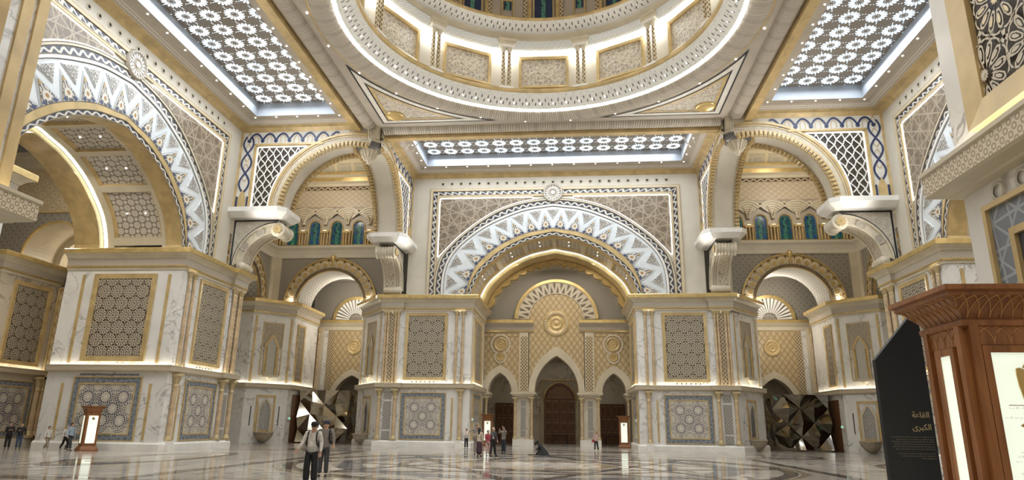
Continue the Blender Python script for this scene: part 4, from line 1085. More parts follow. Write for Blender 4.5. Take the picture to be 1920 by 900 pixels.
def f_gridlat(b):
    """white quatrefoil lattice of the spandrel grille: crossing serpentine bars"""
    P=gpts(); inside=lambda x,z: x<24.0 and 18.62<z<23.85 and (x-AC[0])**2+(z-AC[1])**2>6.62**2
    s=.62
    for i in range(-12,14):
        for sg in (1,-1):
            pts=[]
            for k in range(0,90):
                q=k*.12; x=18.6+i*s*1.0+ (q*.5 if sg>0 else -q*.5)+.05*math.sin(q*2*pi/1.2)+(3.2 if sg<0 else 0); z=18.3+q*.72
                if inside(x,z): pts.append((x,z))
                else:
                    if len(pts)>1: ribbon(b,pts,.05,13.70+sg*.004)
                    pts=[]
            if len(pts)>1: ribbon(b,pts,.05,13.70+sg*.004)
def ribbon(b,pts,w,y,mi=0):
    """flat strip of constant width along a line, mitred at its points"""
    N=[]
    for k in range(len(pts)):
        p,q=Vector(pts[max(0,k-1)]),Vector(pts[min(len(pts)-1,k+1)]); t=(q-p).normalized() if (q-p).length>1e-7 else Vector((1,0)); N.append(Vector((-t.y,t.x))*w)
    for k in range(len(pts)-1):
        a,c=pts[k],pts[k+1]; n,m=N[k],N[k+1]
        b.poly([(a[0]-n.x,y,a[1]-n.y),(c[0]-m.x,y,c[1]-m.y),(c[0]+m.x,y,c[1]+m.y),(a[0]+n.x,y,a[1]+n.y)],mi)
def f_border(b):
    b.poly([(24.35,13.83,18.5),(25.5,13.83,18.5),(25.5,13.83,25.45),(24.35,13.83,25.45)]); b.poly([(16.4,13.83,24.2),(24.35,13.83,24.2),(24.35,13.83,25.45),(16.4,13.83,25.45)])
def f_borderframe(b):
    for x0,x1,z0,z1 in ((25.45,25.65,18.5,25.6),(24.2,24.36,18.5,24.2),(18.5,24.36,24.05,24.2),(16.0,25.6,25.42,25.6)): b.box(x0,x1,13.7,13.86,z0,z1)
def f_bluevine(b):
    # wavy ogee chain: vertical run then horizontal run
    for sg in (1,-1):
        pts=[(24.92+sg*.40*math.sin(pi*min(1,max(0,(z-20)/1.0))*1) if False else 24.92+sg*.42*abs(math.sin((z-19.9)*pi/1.75)),z) for z in lin(19.9,24.9,60)]
        ribbon(b,pts,.075,13.79+sg*.004)
        pts=[(x,24.82+sg*.0+ (.62*abs(math.sin((24.9-x)*pi/1.15))**.8-.32 if sg>0 else -.2-.0*x)) for x in lin(17.2,24.9,90)]
        if sg>0: ribbon(b,pts,.075,13.78)
    for x in [24.9-1.15*k for k in range(7)]:
        b.extr([(x+.15*math.cos(a),24.48+.15*math.sin(a)) for a in [2*pi*q/10 for q in range(10)]],13.76,13.82)
    b.box(24.42,24.55,13.78,13.83,18.55,19.6); b.box(25.3,25.43,13.78,13.83,18.55,19.6)
def f_vase(b): b.extr([(24.62,18.55),(25.24,18.55),(25.24,19.5),(25.1,19.85),(24.93,20.2),(24.76,19.85),(24.62,19.5)],13.74,13.83)
def f_goldvine(b):
    for k in range(6):
        x=24.3-1.15*k; ribbon(b,[(x-.2,24.3),(x-.2,24.75),(x,25.0),(x+.2,24.75),(x+.2,24.3)],.03,13.80)
    for z in (20.9,22.65,24.4): ribbon(b,[(24.92-.2*math.sin(q),z+q*.25) for q in lin(0,6.28,12)],.03,13.80); ribbon(b,[(24.92+.2*math.sin(q),z+q*.25) for q in lin(0,6.28,12)],.03,13.80)
def f_slab(b):
    plan=[(25.7,13.1),(25.7,16.8),(21.5,16.8),(20.9,16.3),(20.9,13.6),(21.5,13.1)][::-1]
    def ins(d): 
        return [(25.7,13.1+d),(25.7,16.8-d),(21.5+d*.6,16.8-d),(20.9+d,16.3-d*.6),(20.9+d,13.6+d*.6),(21.5+d*.6,13.1+d)][::-1]
    P0,P1=ins(.5),ins(0)
    n=6
    for k in range(n):
        a,c=P0[k],P0[(k+1)%n]; d,e=P1[(k+1)%n],P1[k]
        b.poly([(*a,17.75),(*c,17.75),(*d,18.15),(*e,18.15)]); b.poly([(*e,18.15),(*d,18.15),(*d,18.52),(*e,18.52)])
    b.poly([(*p,18.52) for p in P1]); b.poly([(*p,17.75) for p in P0[::-1]])
CC=(21.75,13.95)
def f_console(b):
    # quarter ring of the console and the plate behind it
    b.band(lambda t:2.75,lambda t:3.3,2,86,22,14.2,15.7,CC,0,1)
def f_consmould(b): b.band(lambda t:3.3,lambda t:3.46,0,88,22,14.08,15.82,CC); b.band(lambda t:2.66,lambda t:2.78,0,88,22,14.12,14.3,CC); b.band(lambda t:2.66,lambda t:2.78,0,88,22,15.6,15.78,CC)
def f_consplate(b):
    r=3.4; xs=lin(21.75,25.14,20)+[25.6]
    b.columns(xs,lambda x:CC[1]+math.sqrt(max(0,r*r-(x-CC[0])**2)) if x<25.14 else 13.5,lambda x:17.75,14.28); b.columns(xs,lambda x:CC[1]+math.sqrt(max(0,r*r-(x-CC[0])**2)) if x<25.14 else 13.5,lambda x:17.75,15.62)
def f_consline(b): b.band(lambda t:3.5,lambda t:3.6,0,88,22,14.22,14.27,CC); b.box(25.4,25.5,14.22,14.27,13.5,17.7); b.box(21.8,25.5,14.22,14.27,17.6,17.7)
def f_volute(b):
    b.lathe([(0,-1.38),(.26,-1.38),(.3,-1.3),(.55,-1.28),(.6,-1.2),(.6,-1.1),(.5,-1.02),(.5,-.8),(.56,-.76),(.5,-.7),(.5,-.45),(.56,-.4),(.5,-.34),(.5,-.06),(.56,0),(.5,.06),(.5,.34),(.56,.4),(.5,.45),(.5,.7),(.56,.76),(.5,.8),(.5,1.02),(.6,1.1),(.6,1.2),(.55,1.28),(.3,1.3),(0,1.3)],n=20); b.v=[(x,z,y) for x,y,z in b.v]
def f_volflower(b):
    for k in range(10):
        a=2*pi*k/10; c,s=math.cos(a),math.sin(a)
        b.extr([(x*c-z*s,x*s+z*c) for x,z in ((.06,-.04),(.3,-.09),(.4,0),(.3,.09),(.06,.04))],-1.45,-1.36)
def f_volute2(b):
    b.lathe([(0,-1.25),(.1,-1.25),(.14,-1.18),(.3,-1.15),(.36,-1.05),(.33,1.0),(.3,1.1),(0,1.15)],n=16); b.v=[(x,z,y) for x,y,z in b.v]
def f_cart(b):
    b.lathe([(.01,-.05),(.1,-.05),(.13,-.02),(.25,-.02),(.29,-.05),(.35,-.05),(.37,.0)],n=16,smooth=False); b.v=[(x,z,y) for x,y,z in b.v]
def corner_arch(label,mir,rz,full=True):
    root=struct('corner_arch',label,'arch',(0,0,0),rz)
    A=lambda n,k,fn,mats,par=root,**kw: ob(n,mesh(k,fn,mats,mir),par,**kw)
    sx=-1 if mir else 1
    A('archivolt','carch',f_carch,['lace']); A('arch_molding','carch_ext',f_carch_ext,['gold']); A('soffit_band','carch_soff',f_soff,['ivory'])
    dm=mesh('dent',f_dent,['gold'],mir)
    for k in range(30):
        t=math.radians(2+k*3.5); o=ob('dentil',dm,root,(sx*AC[0],0,AC[1])); o.rotation_euler=(0,-sx*t,0)
    A('spandrel_wall','spmain',f_spmain,['cream']); A('spandrel_back','spback',f_spback,['cream'])
    g=A('spandrel_grille','spgr',f_grille,['dark']); A('grille_lattice','spgl',f_gridlat,['white'],g); A('edge_light','spel',f_grillelight,['whitestrip'],g)
    bd=A('mosaic_border','spb',f_border,['lace2']); A('border_fillet','spbf',f_borderframe,['gold'],bd); A('navy_vine','spbv',f_bluevine,['blueline'],bd); A('gold_vine','spgv',f_goldvine,['gold'],bd); A('vase_inlay','spv',f_vase,['gold'],bd)
    A('bracket_slab','brs',f_slab,['white'])
    c=A('console','cons',f_console,['lace','conssoff']); A('console_molding','consm',f_consmould,['cream'],c); A('console_plate','consp',f_consplate,['carvplate'],c); A('console_line','consl',f_consline,['black'],c)
    v=ob('volute',mesh('vol',f_volute,['lace'],mir),root,(sx*21.7,14.95,16.85),scale=(1,.7,1)); ob('volute_flower',mesh('volf',f_volflower,['gold'],mir),v)
    ob('lower_volute',mesh('vol2',f_volute2,['lace'],mir),root,(sx*24.55,14.95,13.9),scale=(1,.72,1))
    for t in (30,62):
        ob('cartouche',mesh('cart',f_cart,['taupe']),root,(sx*(CC[0]+3.02*math.cos(math.radians(t))),14.16,CC[1]+3.02*math.sin(math.radians(t))))
    return root
corner_arch('cream scalloped quarter arch with white lattice spandrel beside the left wall',True,0)
corner_arch('cream scalloped quarter arch with white lattice spandrel beside the right wall',False,0)
corner_arch('cream quarter arch seen edge on, springing from the far wall left of the zigzag arch',False,pi/2)
corner_arch('cream quarter arch seen edge on, springing from the far wall right of the zigzag arch',True,-pi/2)
def f_pend(b):
    b.lathe([(.02,22.62),(.16,22.68),(.2,22.8),(.14,22.9),(.3,23.0),(.52,23.35),(.72,23.7),(.76,23.78)],n=20)
def f_pendflute(b):
    for k in range(14):
        a=2*pi*k/14; b.tube([(.32*math.cos(a),.32*math.sin(a),23.0),(.56*math.cos(a),.56*math.sin(a),23.36),(.77*math.cos(a),.77*math.sin(a),23.76)],.055,5)
def f_pendring(b): b.lathe([(.76,23.78),(1.05,23.86),(1.12,24.0),(1.12,24.16),(1.06,24.3)],n=24)
def f_pendtop(b): b.lathe([(1.06,24.3),(1.22,24.34),(1.26,24.46),(1.16,24.52),(.9,24.56)],n=24); b.box(-1.0,1.0,-1.0,1.0,24.5,25.7)
def f_pendblock(b): b.box(-1.12,1.12,-1.12,1.12,24.4,25.8)
for sx,l in ((-1,'hanging carved capital with a dark rim where the two left corner arches meet'),(1,'hanging carved capital with a dark rim where the two right corner arches meet')):
    p=struct('pendant_capital',l,'capital',(sx*14.95,14.95,0),me=mesh('pend',f_pend,['lace'])); 
    ob('fluting',mesh('pendf',f_pendflute,['lace']),p); ob('dark_rim',mesh('pendr',f_pendring,['carvdark' if 'carvdark' in MT else 'umber']),p); ob('abacus',mesh('pendt',f_pendtop,['cream']),p)
# ---------------------------------------------------------------- corner bays
BW=28.7
def leaf(b,L,w,d0=-.06):
    pass
def bay_wall(name,label,loc,rz,win=True,arch=True):
    """one wall of a corner bay, about its own middle line, facing -y: arch with petals below, coloured windows above"""
    root=struct(name,label,'wall',loc,rz)
    hw=6.4
    r=3.45; zc=13.3
    xs=sorted(set(lin(-hw,hw,6)+lin(-r,r,28)))
    A=lambda n,k,fn,mats,par=root,**kw: ob(n,mesh(k,fn,mats),par,**kw)
    A('damask_field','bwf',lambda b:b.columns(xs,lambda x:zc+math.sqrt(max(0,r*r-x*x)) if abs(x)<r else 12.6,lambda x:18.2,0),['damask'])
    A('corner_strip','bws',lambda b:[b.box(s*5.9-.42,s*5.9+.42,-.16,.02,12.6,18.2) for s in (-1,1)],['cream'])
    A('ledge','bwl',lambda b:b.sweep([(-hw,0),(hw,0)],[(0,18.1),(.12,18.15),(.16,18.5),(.3,18.9),(.5,19.15),(.52,19.4),(0,19.42)]),['ivory'])
    A('ledge_gilding','bwlg',lambda b:b.box(-hw,hw,-.54,-.0,19.36,19.42),['gilt'])
    A('window_wall','bww',lambda b:b.columns(sorted(set(lin(-hw,hw,4)+[q for k in range(-2,3) for q in lin(2.33*k-.58,2.33*k+.58,8)])),
        lambda x:max([19.4]+[21.5+math.sqrt(max(0,.58**2-(x-2.33*k)**2)) for k in range(-2,3) if abs(x-2.33*k)<.58]),lambda x:25.6,0),['taupe'])
    for k in range(-2,3):
        wn=ob('arched_window',mesh(('bwwin',k%2),lambda b:b.extr([(-.56,0),(.56,0)]+[(.56*math.cos(a),2.02+.56*math.sin(a)) for a in lin(0,pi,10)],.22,.24),['stainA' if k%2 else 'stainB']),root,(2.33*k,0,19.45))
        def wf(b):
            P=[(.58,0)]+[(.58*math.cos(a),2.04+.58*math.sin(a)) for a in lin(0,pi,10)]+[(-.58,0)]; Q=[(.68,0)]+[(.68*math.cos(a),2.04+.68*math.sin(a)) for a in lin(0,pi,10)]+[(-.68,0)]
            archring(b,0,P,Q,-.1,.24)
        ob('window_frame',mesh('bwwf',wf,['gold']),wn)
        def pt(b):
            P=arcpts(1.02,2.2,3.75,8); Q=arcpts(1.16,2.2,3.95,8); archring(b,0,P,Q,-.3,0)
        ob('pointed_arch',mesh('bwpa',pt,['cream']),root,(2.33*k,0,19.45))
    for k in range(6):
        x=2.33*(k-2.5)
        c=ob('pilaster_cluster',mesh('bwpc',lambda b:[b.lathe([(.12,19.42),(.11,19.7),(.11,20.65),(.14,20.76)],(q,-.18-.06*(q==0)),8) for q in (-.3,0,.3)]+[b.box(-.44,.44,-.36,.02,20.75,20.98)],['gold']),root,(x,0,0))
        ob('uplight',mesh('bwul',lambda b:b.box(-.16,.16,-.3,-.14,20.99,21.04),['capstrip']),c)
        def fan(b):
            for q in range(6):
                r0=1.5-.22*q; b.band(lambda t:r0-.2,lambda t:r0,35,145,12,-.34+.05*q,-.05+.05*q if False else 0,(0,22.0))
        ob('fan_squinch',mesh('bwfan',fan,['cream']),root,(x,0,0))
    A('upper_net','bwun',lambda b:b.poly([(-hw,-.05,23.6),(hw,-.05,23.6),(hw,-.05,25.5),(-hw,-.05,25.5)]),['latticepale' if 'latticepale' in MT else 'taupe'])
    A('upper_braid','bwub',lambda b:b.poly([(-hw,-.12,25.45),(hw,-.12,25.45),(hw,-.12,25.8),(-hw,-.12,25.8)],0,[(0,0),(2*hw,0),(2*hw,1),(0,1)]),['braid2'])
    A('upper_cornice','bwuc',lambda b:b.sweep([(-hw,0),(hw,0)],[(0,25.8),(.2,25.85),(.25,26.1),(.5,26.3),(.6,26.7),(.9,26.9),(.95,27.15),(0,27.2)],[0,0,0,1,0,1,1]),['cream','gilt'])
    if arch:
        A('arch_ring','bwar',lambda b:b.band(lambda t:r,lambda t:r+1.32,0,180,48,-.22,.0,(0,zc)),['gold'])
        A('inner_rim','bwir',lambda b:[b.band(lambda t:r+.06,lambda t:r+.3,180*k/60,180*(k+.6)/60,1,-.3,-.2,(0,zc)) for k in range(60)],['umber'])
        A('outer_rim','bwor',lambda b:b.band(lambda t:r+1.22,lambda t:r+1.36,0,180,48,-.3,0,(0,zc)),['gilt'])
        def petal(b):
            P=[(r+.34,-.30),(r+.7,-.36),(r+1.0,-.2),(r+1.12,0),(r+1.0,.2),(r+.7,.36),(r+.34,.30)]
            b.extr(P,-.3,-.2); Q=[(r+.42,-.2),(r+.7,-.25),(r+.92,0),(r+.7,.25),(r+.42,.2)]; b.extr(Q,-.34,-.3,1)
        pm=mesh('bwpet',petal,['lace','gilt'])
        for k in range(17):
            o=ob('ring_petal',pm,root,(0,0,zc)); o.rotation_euler=(0,-math.radians(180/17*(k+.5)),0)
        st=mesh('bwstud',lambda b:b.lathe([(.09,-.02),(.09,.0),(.0,.03)],n=8),['dark'])
        for k in range(18):
            t=math.radians(180/17*k); o=ob('ring_stud',st,root,((r+1.1)*math.cos(t),-.3,zc+(r+1.1)*math.sin(t))); o.rotation_euler=(pi/2,0,0)
        A('finial','bwfin',lambda b:b.lathe([(.05,-.5),(.25,-.2),(.32,.1),(.2,.3),(.06,.45)],(0,-.2),10),['gilt'],loc=(0,0,18.0))
        # lattice vault leading back
        A('lattice_vault','bwlv',lambda b:b.band(lambda t:r,lambda t:r,0,180,40,0,3.6,(0,zc),0,0,'i'),['latvault' if 'latvault' in MT else 'soffit'])
        A('passage_end','bwpe',lambda b:(b.poly([(-5,8.3,12.4),(5,8.3,12.4),(5,8.3,18.5),(-5,8.3,18.5)]),b.poly([(-5,3.6,17.4),(5,3.6,17.4),(5,8.3,17.4),(-5,8.3,17.4)][::-1])),['damask'])
        A('passage_cornice','bwpc2',lambda b:b.sweep([(-5,8.3),(5,8.3)],[(0,11.9),(.1,11.95),(.12,12.3),(.5,12.7),(.55,13.0),(.0,13.05)],[0,0,0,1,1]),['cream','gilt'])
        def fanw(b):
            n=17
            b.band(lambda t:2.3,lambda t:2.65,0,180,28,8.0,8.3,(0,13.05),0)
            for k in range(n):
                t=180/n*(k+.5); b.band(lambda t_:.75,lambda t_:2.3,t-3.6,t+3.6,1,8.1,8.3,(0,13.05),1)
        A('fan_arch','bwfw',fanw,['gilt','white'],loc=(0,0,0))
        # lower wall of the passage: lattice with arch, columns
        def plow(b):
            p2=pointed(2.0,4.2,7.0); b.columns(sorted(set(lin(-5,5,8)+lin(-2.0,2.0,20))),lambda x:p2(x) if abs(x)<2 else 0,lambda x:12.0,8.3)
        A('passage_lattice','bwpl',plow,['lattice']); A('passage_arch','bwpar',lambda b:archring(b,0,arcpts(2.0,4.2,7.0),arcpts(2.5,4.2,7.7),8.18,9.4),['cream'])
        A('passage_dark','bwpd',lambda b:b.poly([(-5,11.5,0),(5,11.5,0),(5,11.5,9),(-5,11.5,9)]),['marble2'])
        rd=ob('roundel',mesh('bwrd',f_round(.9),['gold']),root,(0,8.25,10.1))
        for s in (-1,1):
            ob('inlay_strip',mesh('bwst',lambda b:b.box(-.3,.3,-.05,.02,5.2,11.7),['strip']),root,(s*2.75,8.28,0)); ob('marble_strip',mesh('bwms',lambda b:b.box(-.3,.3,-.06,.02,0,11.9),['marble']),root,(s*3.35,8.28,0))
            pb_=ob('pilaster_block',mesh('bwpb',lambda b:b.box(-.85,.85,-.9,0,0,12.0),['cream']),root,(s*4.35,8.3,0))
            for q in (-.6,-.25,.3,.62): column(pb_,q,-1.0,5.38,12.0,.14,'pass')
            ob('inlay_strip',mesh('bwst2',lambda b:b.box(-.2,.2,-.05,.02,5.4,11.6),['strip']),pb_,(.02,-.92,0))
    return root
bay_wall('wall_bay_left','latticed corner wall with coloured arched windows and a petalled arch, left of the far portal',(-22.4,BW,0),0)
bay_wall('wall_bay_right','latticed corner wall with coloured arched windows and a petalled arch, right of the far portal',(22.4,BW,0),0)
bay_wall('wall_bay_outer_left','side wall of the left corner bay, only its edge showing past the scroll bracket',(-BW,22.4,0),pi/2)
bay_wall('wall_bay_outer_right','side wall of the right corner bay, only its edge showing past the scroll bracket',(BW,22.4,0),-pi/2)
# block in the very corner of the bay, diagonal face with niche
def f_blk(b): b.prism([(-29.2,34.9),(-34.8,34.9),(-34.8,29.2),(-34.8,25.9),(-28.8,25.9),(-25.9,28.8),(-25.9,34.9)][::1],0,13.4)
for sx,l in ((-1,'marble corner block with a lit niche and a stone basin, left of the mirrored sculpture'),(1,'marble corner block with a lit niche and a stone basin, behind the black totem')):
    mir=sx>0
    root=struct('niche_block',l,'pier',(sx*27.35,27.35,0))
    P=[(-34.8,25.9),(-28.8,25.9),(-25.9,28.8),(-25.9,34.9)]; Q=[(x+27.35,y-27.35) for x,y in P]
    A=lambda n,k,fn,mats,**kw: ob(n,mesh(k,fn,mats,mir),root,**kw)
    A('marble_body','nb_body',lambda b:b.prism([Q[0],Q[1],Q[2],Q[3],(Q[0][0],Q[3][1])],0,13.4),['marble'])
    A('ledge','nb_ledge',lambda b:b.sweep(Q,[(0,5.0),(.12,5.02),(.14,5.05),(.30,5.09),(.34,5.12),(.34,5.40),(.37,5.42),(.37,5.48),(.28,5.48),(.26,5.38),(0,5.38)],[1,1,0,1,2,1,1,1,1,1]),['cream','cream','rings'])
    A('ledge_light','nb_ll',lambda b:b.sweep(Q,[(.05,5.395),(.22,5.395)]),['warmstrip'])
    A('cornice','nb_corn',lambda b:b.sweep(Q,[(0,12.02),(.07,12.02),(.11,12.16),(.12,12.20),(.2,12.22),(.2,12.31),(.16,12.33),(.2,12.80),(.26,12.82),(.3,12.9),(.42,13.02),(.58,13.09),(.66,13.12),(.70,13.14),(.70,13.42),(.66,13.48),(.3,13.50),(0,13.50)],[0,0,0,1,1,1,2,0,0,0,0,0,1,1,1,1,1]),['cream','gilt','carvtaupe'])
    rc=-sx*pi/4
    niche(root,(0,0,6.3),rc,'nb'); niche(root,(0,0,1.05),rc,'nb',None,True)
    for t in (-1.75,1.75): strip_panel(root,.22,6.3,(t*.707,-sx*-t*.707*-1 if False else (t*.707 if sx<0 else -t*.707),5.6),rc,'gold','nbs')
    upper_panel(root,1.5,5.3,(-sx*1.46,3.2,6.0),-sx*pi/2,.3,key='side',fr=.2)
    one('passage_door',lambda b:b.box(-1.3,1.3,-.06,.02,0,4.6),['door'],root,loc=(-sx*1.45,3.9,0),rz=-sx*pi/2)
    for t in (-.95,.95): one('vent_slot',lambda b:b.box(-.04,.04,-.02,.02,1.6,3.4),['black'],root,loc=(t*1.0,(t if sx<0 else -t)*1.0,0),rz=rc)
# bay ceilings
def f_bayceil(b):
    c=[(16.0,16.0),(28.8,16.0),(28.8,28.8),(16.0,28.8)]
    q=lambda d:[(16.0+d,16.0+d),(28.8-d,16.0+d),(28.8-d,28.8-d),(16.0+d,28.8-d)]
    for d0,z0,d1,z1,mi in ((.5,27.15,1.6,28.3,1),(1.6,28.3,1.9,28.3,0)):
        A_,B_=q(d0),q(d1)
        for k in range(4): b.poly([(*A_[(k+1)%4],z0),(*A_[k],z0),(*B_[k],z1),(*B_[(k+1)%4],z1)],mi)
    # flat with round hole
    n=32; R=4.0; cx=cy=22.4; e=22.4-17.9
    for k in range(n):
        a,d=2*pi*k/n,2*pi*(k+1)/n
        def sq(t): m=max(abs(math.cos(t)),abs(math.sin(t))); return (cx+e*math.cos(t)/m,cy+e*math.sin(t)/m,28.3)
        b.poly([sq(d),sq(a),(cx+R*math.cos(a),cy+R*math.sin(a),28.3),(cx+R*math.cos(d),cy+R*math.sin(d),28.3)],2)
    rows=[[(cx+r*math.cos(2*pi*k/n),cy+r*math.sin(2*pi*k/n),z) for k in range(n)] for r,z in ((4.0,28.3),(4.0,28.9),(3.7,29.0),(3.3,29.6),(2.2,30.3),(.05,30.6))]
    b.grid(rows[:3],True,3); b.grid(rows[2:],True,0)
for sx,l in ((-1,'coffered ceiling with a small dome over the left corner bay'),(1,'coffered ceiling with a small dome over the right corner bay')):
    st=struct('ceiling_bay_'+('left' if sx<0 else 'right'),l,'ceiling',me=mesh('bayceil',f_bayceil,['cream','cofpat' if 'cofpat' in MT else 'taupe','damask','gilt'],sx<0))
# ---------------------------------------------------------------- great ceiling with four daylit panels
CZ=25.6
def f_ceil(b):
    # flat field round the dome (square with round hole), then the margins between the skylights
    n=64; R=13.3; e=15.6
    for k in range(n):
        a,d=2*pi*k/n,2*pi*(k+1)/n
        def sq(t): m=max(abs(math.cos(t)),abs(math.sin(t))); return (e*math.cos(t)/m,e*math.sin(t)/m,CZ)
        b.poly([sq(d),sq(a),(R*math.cos(a),R*math.sin(a),CZ),(R*math.cos(d),R*math.sin(d),CZ)])
ceil=struct('ceiling','taupe stone ceiling round the dome','ceiling',me=mesh('ceil',f_ceil,['taupe']))
def f_roof(b): b.poly([(-60,-60,40),(-60,60,40),(60,60,40),(60,-60,40)])
for k in range(4):
    rz=k*pi/2
    def beam(b):
        b.box(-13.9,13.9,15.35,15.95,25.1,25.62)
    ob('beam_edge',mesh('beam',beam,['gold']),ceil,(0,0,0),rz)
    def brd(b):
        n=10; rows=[]
        for x in lin(-13.7,13.7,2): rows.append([(x,14.75+.55*math.cos(a),CZ-.38*math.sin(a)) for a in lin(0,pi,n)])
        b.grid(rows,False,0,lambda a,c:(a*13.7,c*.17),True,True)
    ob('ribbed_molding',mesh('ribm',brd,['ribbed' if 'ribbed' in MT else 'carvtaupe']),ceil,(0,0,0),rz)
    # triangular panel in each corner
    P=None
    def shrink(P,d):
        e=13.45-d; R=14.05+d; y=math.sqrt(max(.01,R*R-e*e)); a0=math.degrees(math.atan2(y,e))
        return [(e,e)]+[(R*math.cos(math.radians(t)),R*math.sin(math.radians(t))) for t in lin(a0,90-a0,18)]
    def ringp(P,d0,d1,z):
        def f(b):
            A_,B_=shrink(P,d0),shrink(P,d1); n=len(A_)
            for i in range(n): b.poly([(*A_[i],z),(*A_[(i+1)%n],z),(*B_[(i+1)%n],z),(*B_[i],z)])
        return f
    tp=ob('corner_triangle',mesh('ctri',lambda b:b.poly([(*p,CZ-.02) for p in shrink(P,.3)]),['floraltri' if 'floraltri' in MT else 'carvtaupe']),ceil,(0,0,0),rz)
    ob('black_fillet',mesh('ctl',ringp(P,0,.11,CZ-.05),['black']),tp); ob('key_border',mesh('ctk',ringp(P,.11,.5,CZ-.03),['lace2']),tp)
    ob('inner_fillet',mesh('cti',ringp(P,.5,.6,CZ-.05),['black']),tp); ob('gold_fillet',mesh('ctg',ringp(P,.62,.85,CZ-.045),['gold']),tp)
    ob('medallion',mesh('ctm',lambda b:b.lathe([(0,CZ-.1),(.55,CZ-.1),(.62,CZ-.13),(.75,CZ-.13),(.8,CZ-.02)],(12.1,12.1),20),['gilt']),tp)
# skylights
GZ=27.0
RI,RO_,WW=16.75,23.8,12.24
def f_skytrim(b):
    # nested rectangles: gold edge, carved strip, taupe fillet with lamps, glazed well
    x0,x1,y0,y1=-13.9,13.9,15.7,25.75
    def rect(dx,dyi,dyo): return [(x0+dx,y0+dyi),(x1-dx,y0+dyi),(x1-dx,y1-dyo),(x0+dx,y1-dyo)]
    R0=rect(0,0,0); levels=[(rect(.0,.0,.0),25.2),(rect(.35,.2,.45),25.55),(rect(.75,.4,.95),25.62),(rect(1.25,.7,1.5),25.85),(rect(1.3,.72,1.55),25.85),(rect(1.9,1.28,2.2),25.86),(rect(1.9,1.28,2.2),GZ)]
    mi=[0,0,1,2,3,4]
    for (A_,za),(B_,zb),m in zip(levels,levels[1:],mi):
        L=0
        for k in range(4):
            a,c,d,e=A_[k],A_[(k+1)%4],B_[(k+1)%4],B_[k]; l=math.dist(a,c)
            b.poly([(*c,za),(*a,za),(*e,zb),(*d,zb)],m,[(l,0),(0,0),(0,.5),(l,.5)])
GX,GY0,GY1=12.0,16.98,23.55
def f_skygrille(b): b.poly([(-GX,GY0,GZ),(-GX,GY1,GZ),(GX,GY1,GZ),(GX,GY0,GZ)])
def f_flower(mi0):
    def f(b):
        n=16; R=.70
        for k in range(n):
            a=2*pi*k/n; c,s=math.cos(a),math.sin(a)
            P=[(.26,-.03),(.45,-.068),(.58,-.066),(.66,0),(.58,.066),(.45,.068),(.26,.03)]
            b.poly([(x*c-y*s,x*s+y*c,-.02) for x,y in P][::-1])
        for k in range(8):
            a=2*pi*(k+.5)/8; c,s=math.cos(a),math.sin(a)
            b.poly([(x*c-y*s,x*s+y*c,-.02) for x,y in ((.10,0),(.17,-.045),(.23,0),(.17,.045))][::-1],1)
        for k in range(8):
            a=2*pi*(k+.5)/8; r=.76 if k%2 else .84; x,y=r*math.cos(a),r*math.sin(a); w=.045
            b.poly([(x-w,y,-.02),(x,y+w,-.02),(x+w,y,-.02),(x,y-w,-.02)])
    return f
SKYLAB={0:'glazed ceiling panel of white flowers along the far wall',1:'glazed ceiling panel of white flowers along the left wall',2:'glazed ceiling panel behind the camera',3:'glazed ceiling panel of pale blue flowers along the right wall'}
for k in range(4):
    rz=k*pi/2
    s=struct('skylight',SKYLAB[k],'skylight',(0,0,0),rz,me=mesh('skytrim',f_skytrim,['gold','trim','taupe','taupe','well']))
    ob('bronze_screen',mesh('skygr',f_skygrille,['grille']),s)
    nx,ny=15,4
    for i in range(nx):
        for j in range(ny):
            x=-GX+(i+.5)*2*GX/nx; y=GY0+(j+.5)*(GY1-GY0)/ny
            if k==2: continue
            blue=(k==3) or (k==0 and rnd.random()<.45) or (k==1 and rnd.random()<.2)
            ob('flower_pane',mesh('flower%d'%blue,f_flower(0),['petal2' if blue else 'petal','petald']),s,(x,y,GZ))
    for i in range(13):
        for y in (RI,RO_): ob('rim_lamp',mesh('rim_lamp',lambda b:b.lathe([(.055,-.03),(.0,-.03)],n=8),['spot']),s,(-WW+i*2*WW/12,y,25.86))
    for j in range(1,4):
        for x in (-WW,WW): ob('rim_lamp',mesh('rim_lamp',lambda b:b.lathe([(.055,-.03),(.0,-.03)],n=8),['spot']),s,(x,RI+(RO_-RI)*j/4,25.86))
# ---------------------------------------------------------------- dome
dome=struct('dome','cream dome drum with coffers, paired columns and a lit carved ring','dome')
D=lambda n,fn,mats,par=dome,**k: one(n,fn,mats,par,**k)
def ringgrid(prof,n=96,mi=0):
    def f(b):
        L=[0]
        for a,c in zip(prof,prof[1:]): L.append(L[-1]+math.dist(a,c))
        rows=[[(r*math.cos(2*pi*k/n),r*math.sin(2*pi*k/n),z) for k in range(n)] for r,z in prof]
        b.grid(rows,True,mi,lambda a,c:(c*2*pi*prof[0][0]/n,L[a]),True)
    return f
D('ring_molding',ringgrid([(13.65,25.62),(13.6,25.48),(13.4,25.36),(13.0,25.30),(12.6,25.36),(12.35,25.5),(12.2,25.66)]),['ribbed' if 'ribbed' in MT else 'carvtaupe'])
D('gold_line',ringgrid([(13.75,25.6),(13.75,25.54),(13.62,25.54)]),['gold'])
D('ring_light',ringgrid([(12.28,25.60),(12.02,25.71)]),['ringstrip'])
D('carved_ring',ringgrid([(12.02,25.72),(11.95,25.8),(11.7,25.95),(11.3,26.3),(11.15,26.5),(11.1,26.62)]),['carvwhite'])
D('gold_cornice',ringgrid([(11.1,26.62),(10.95,26.66),(10.92,26.9),(11.0,26.95),(12.1,26.95)]),['gold'])
D('drum_wall',ringgrid([(12.02,26.9),(12.02,30.6)]),['ivory'])
D('upper_cornice',ringgrid([(12.05,30.42),(11.5,30.5)]),['ivory'])
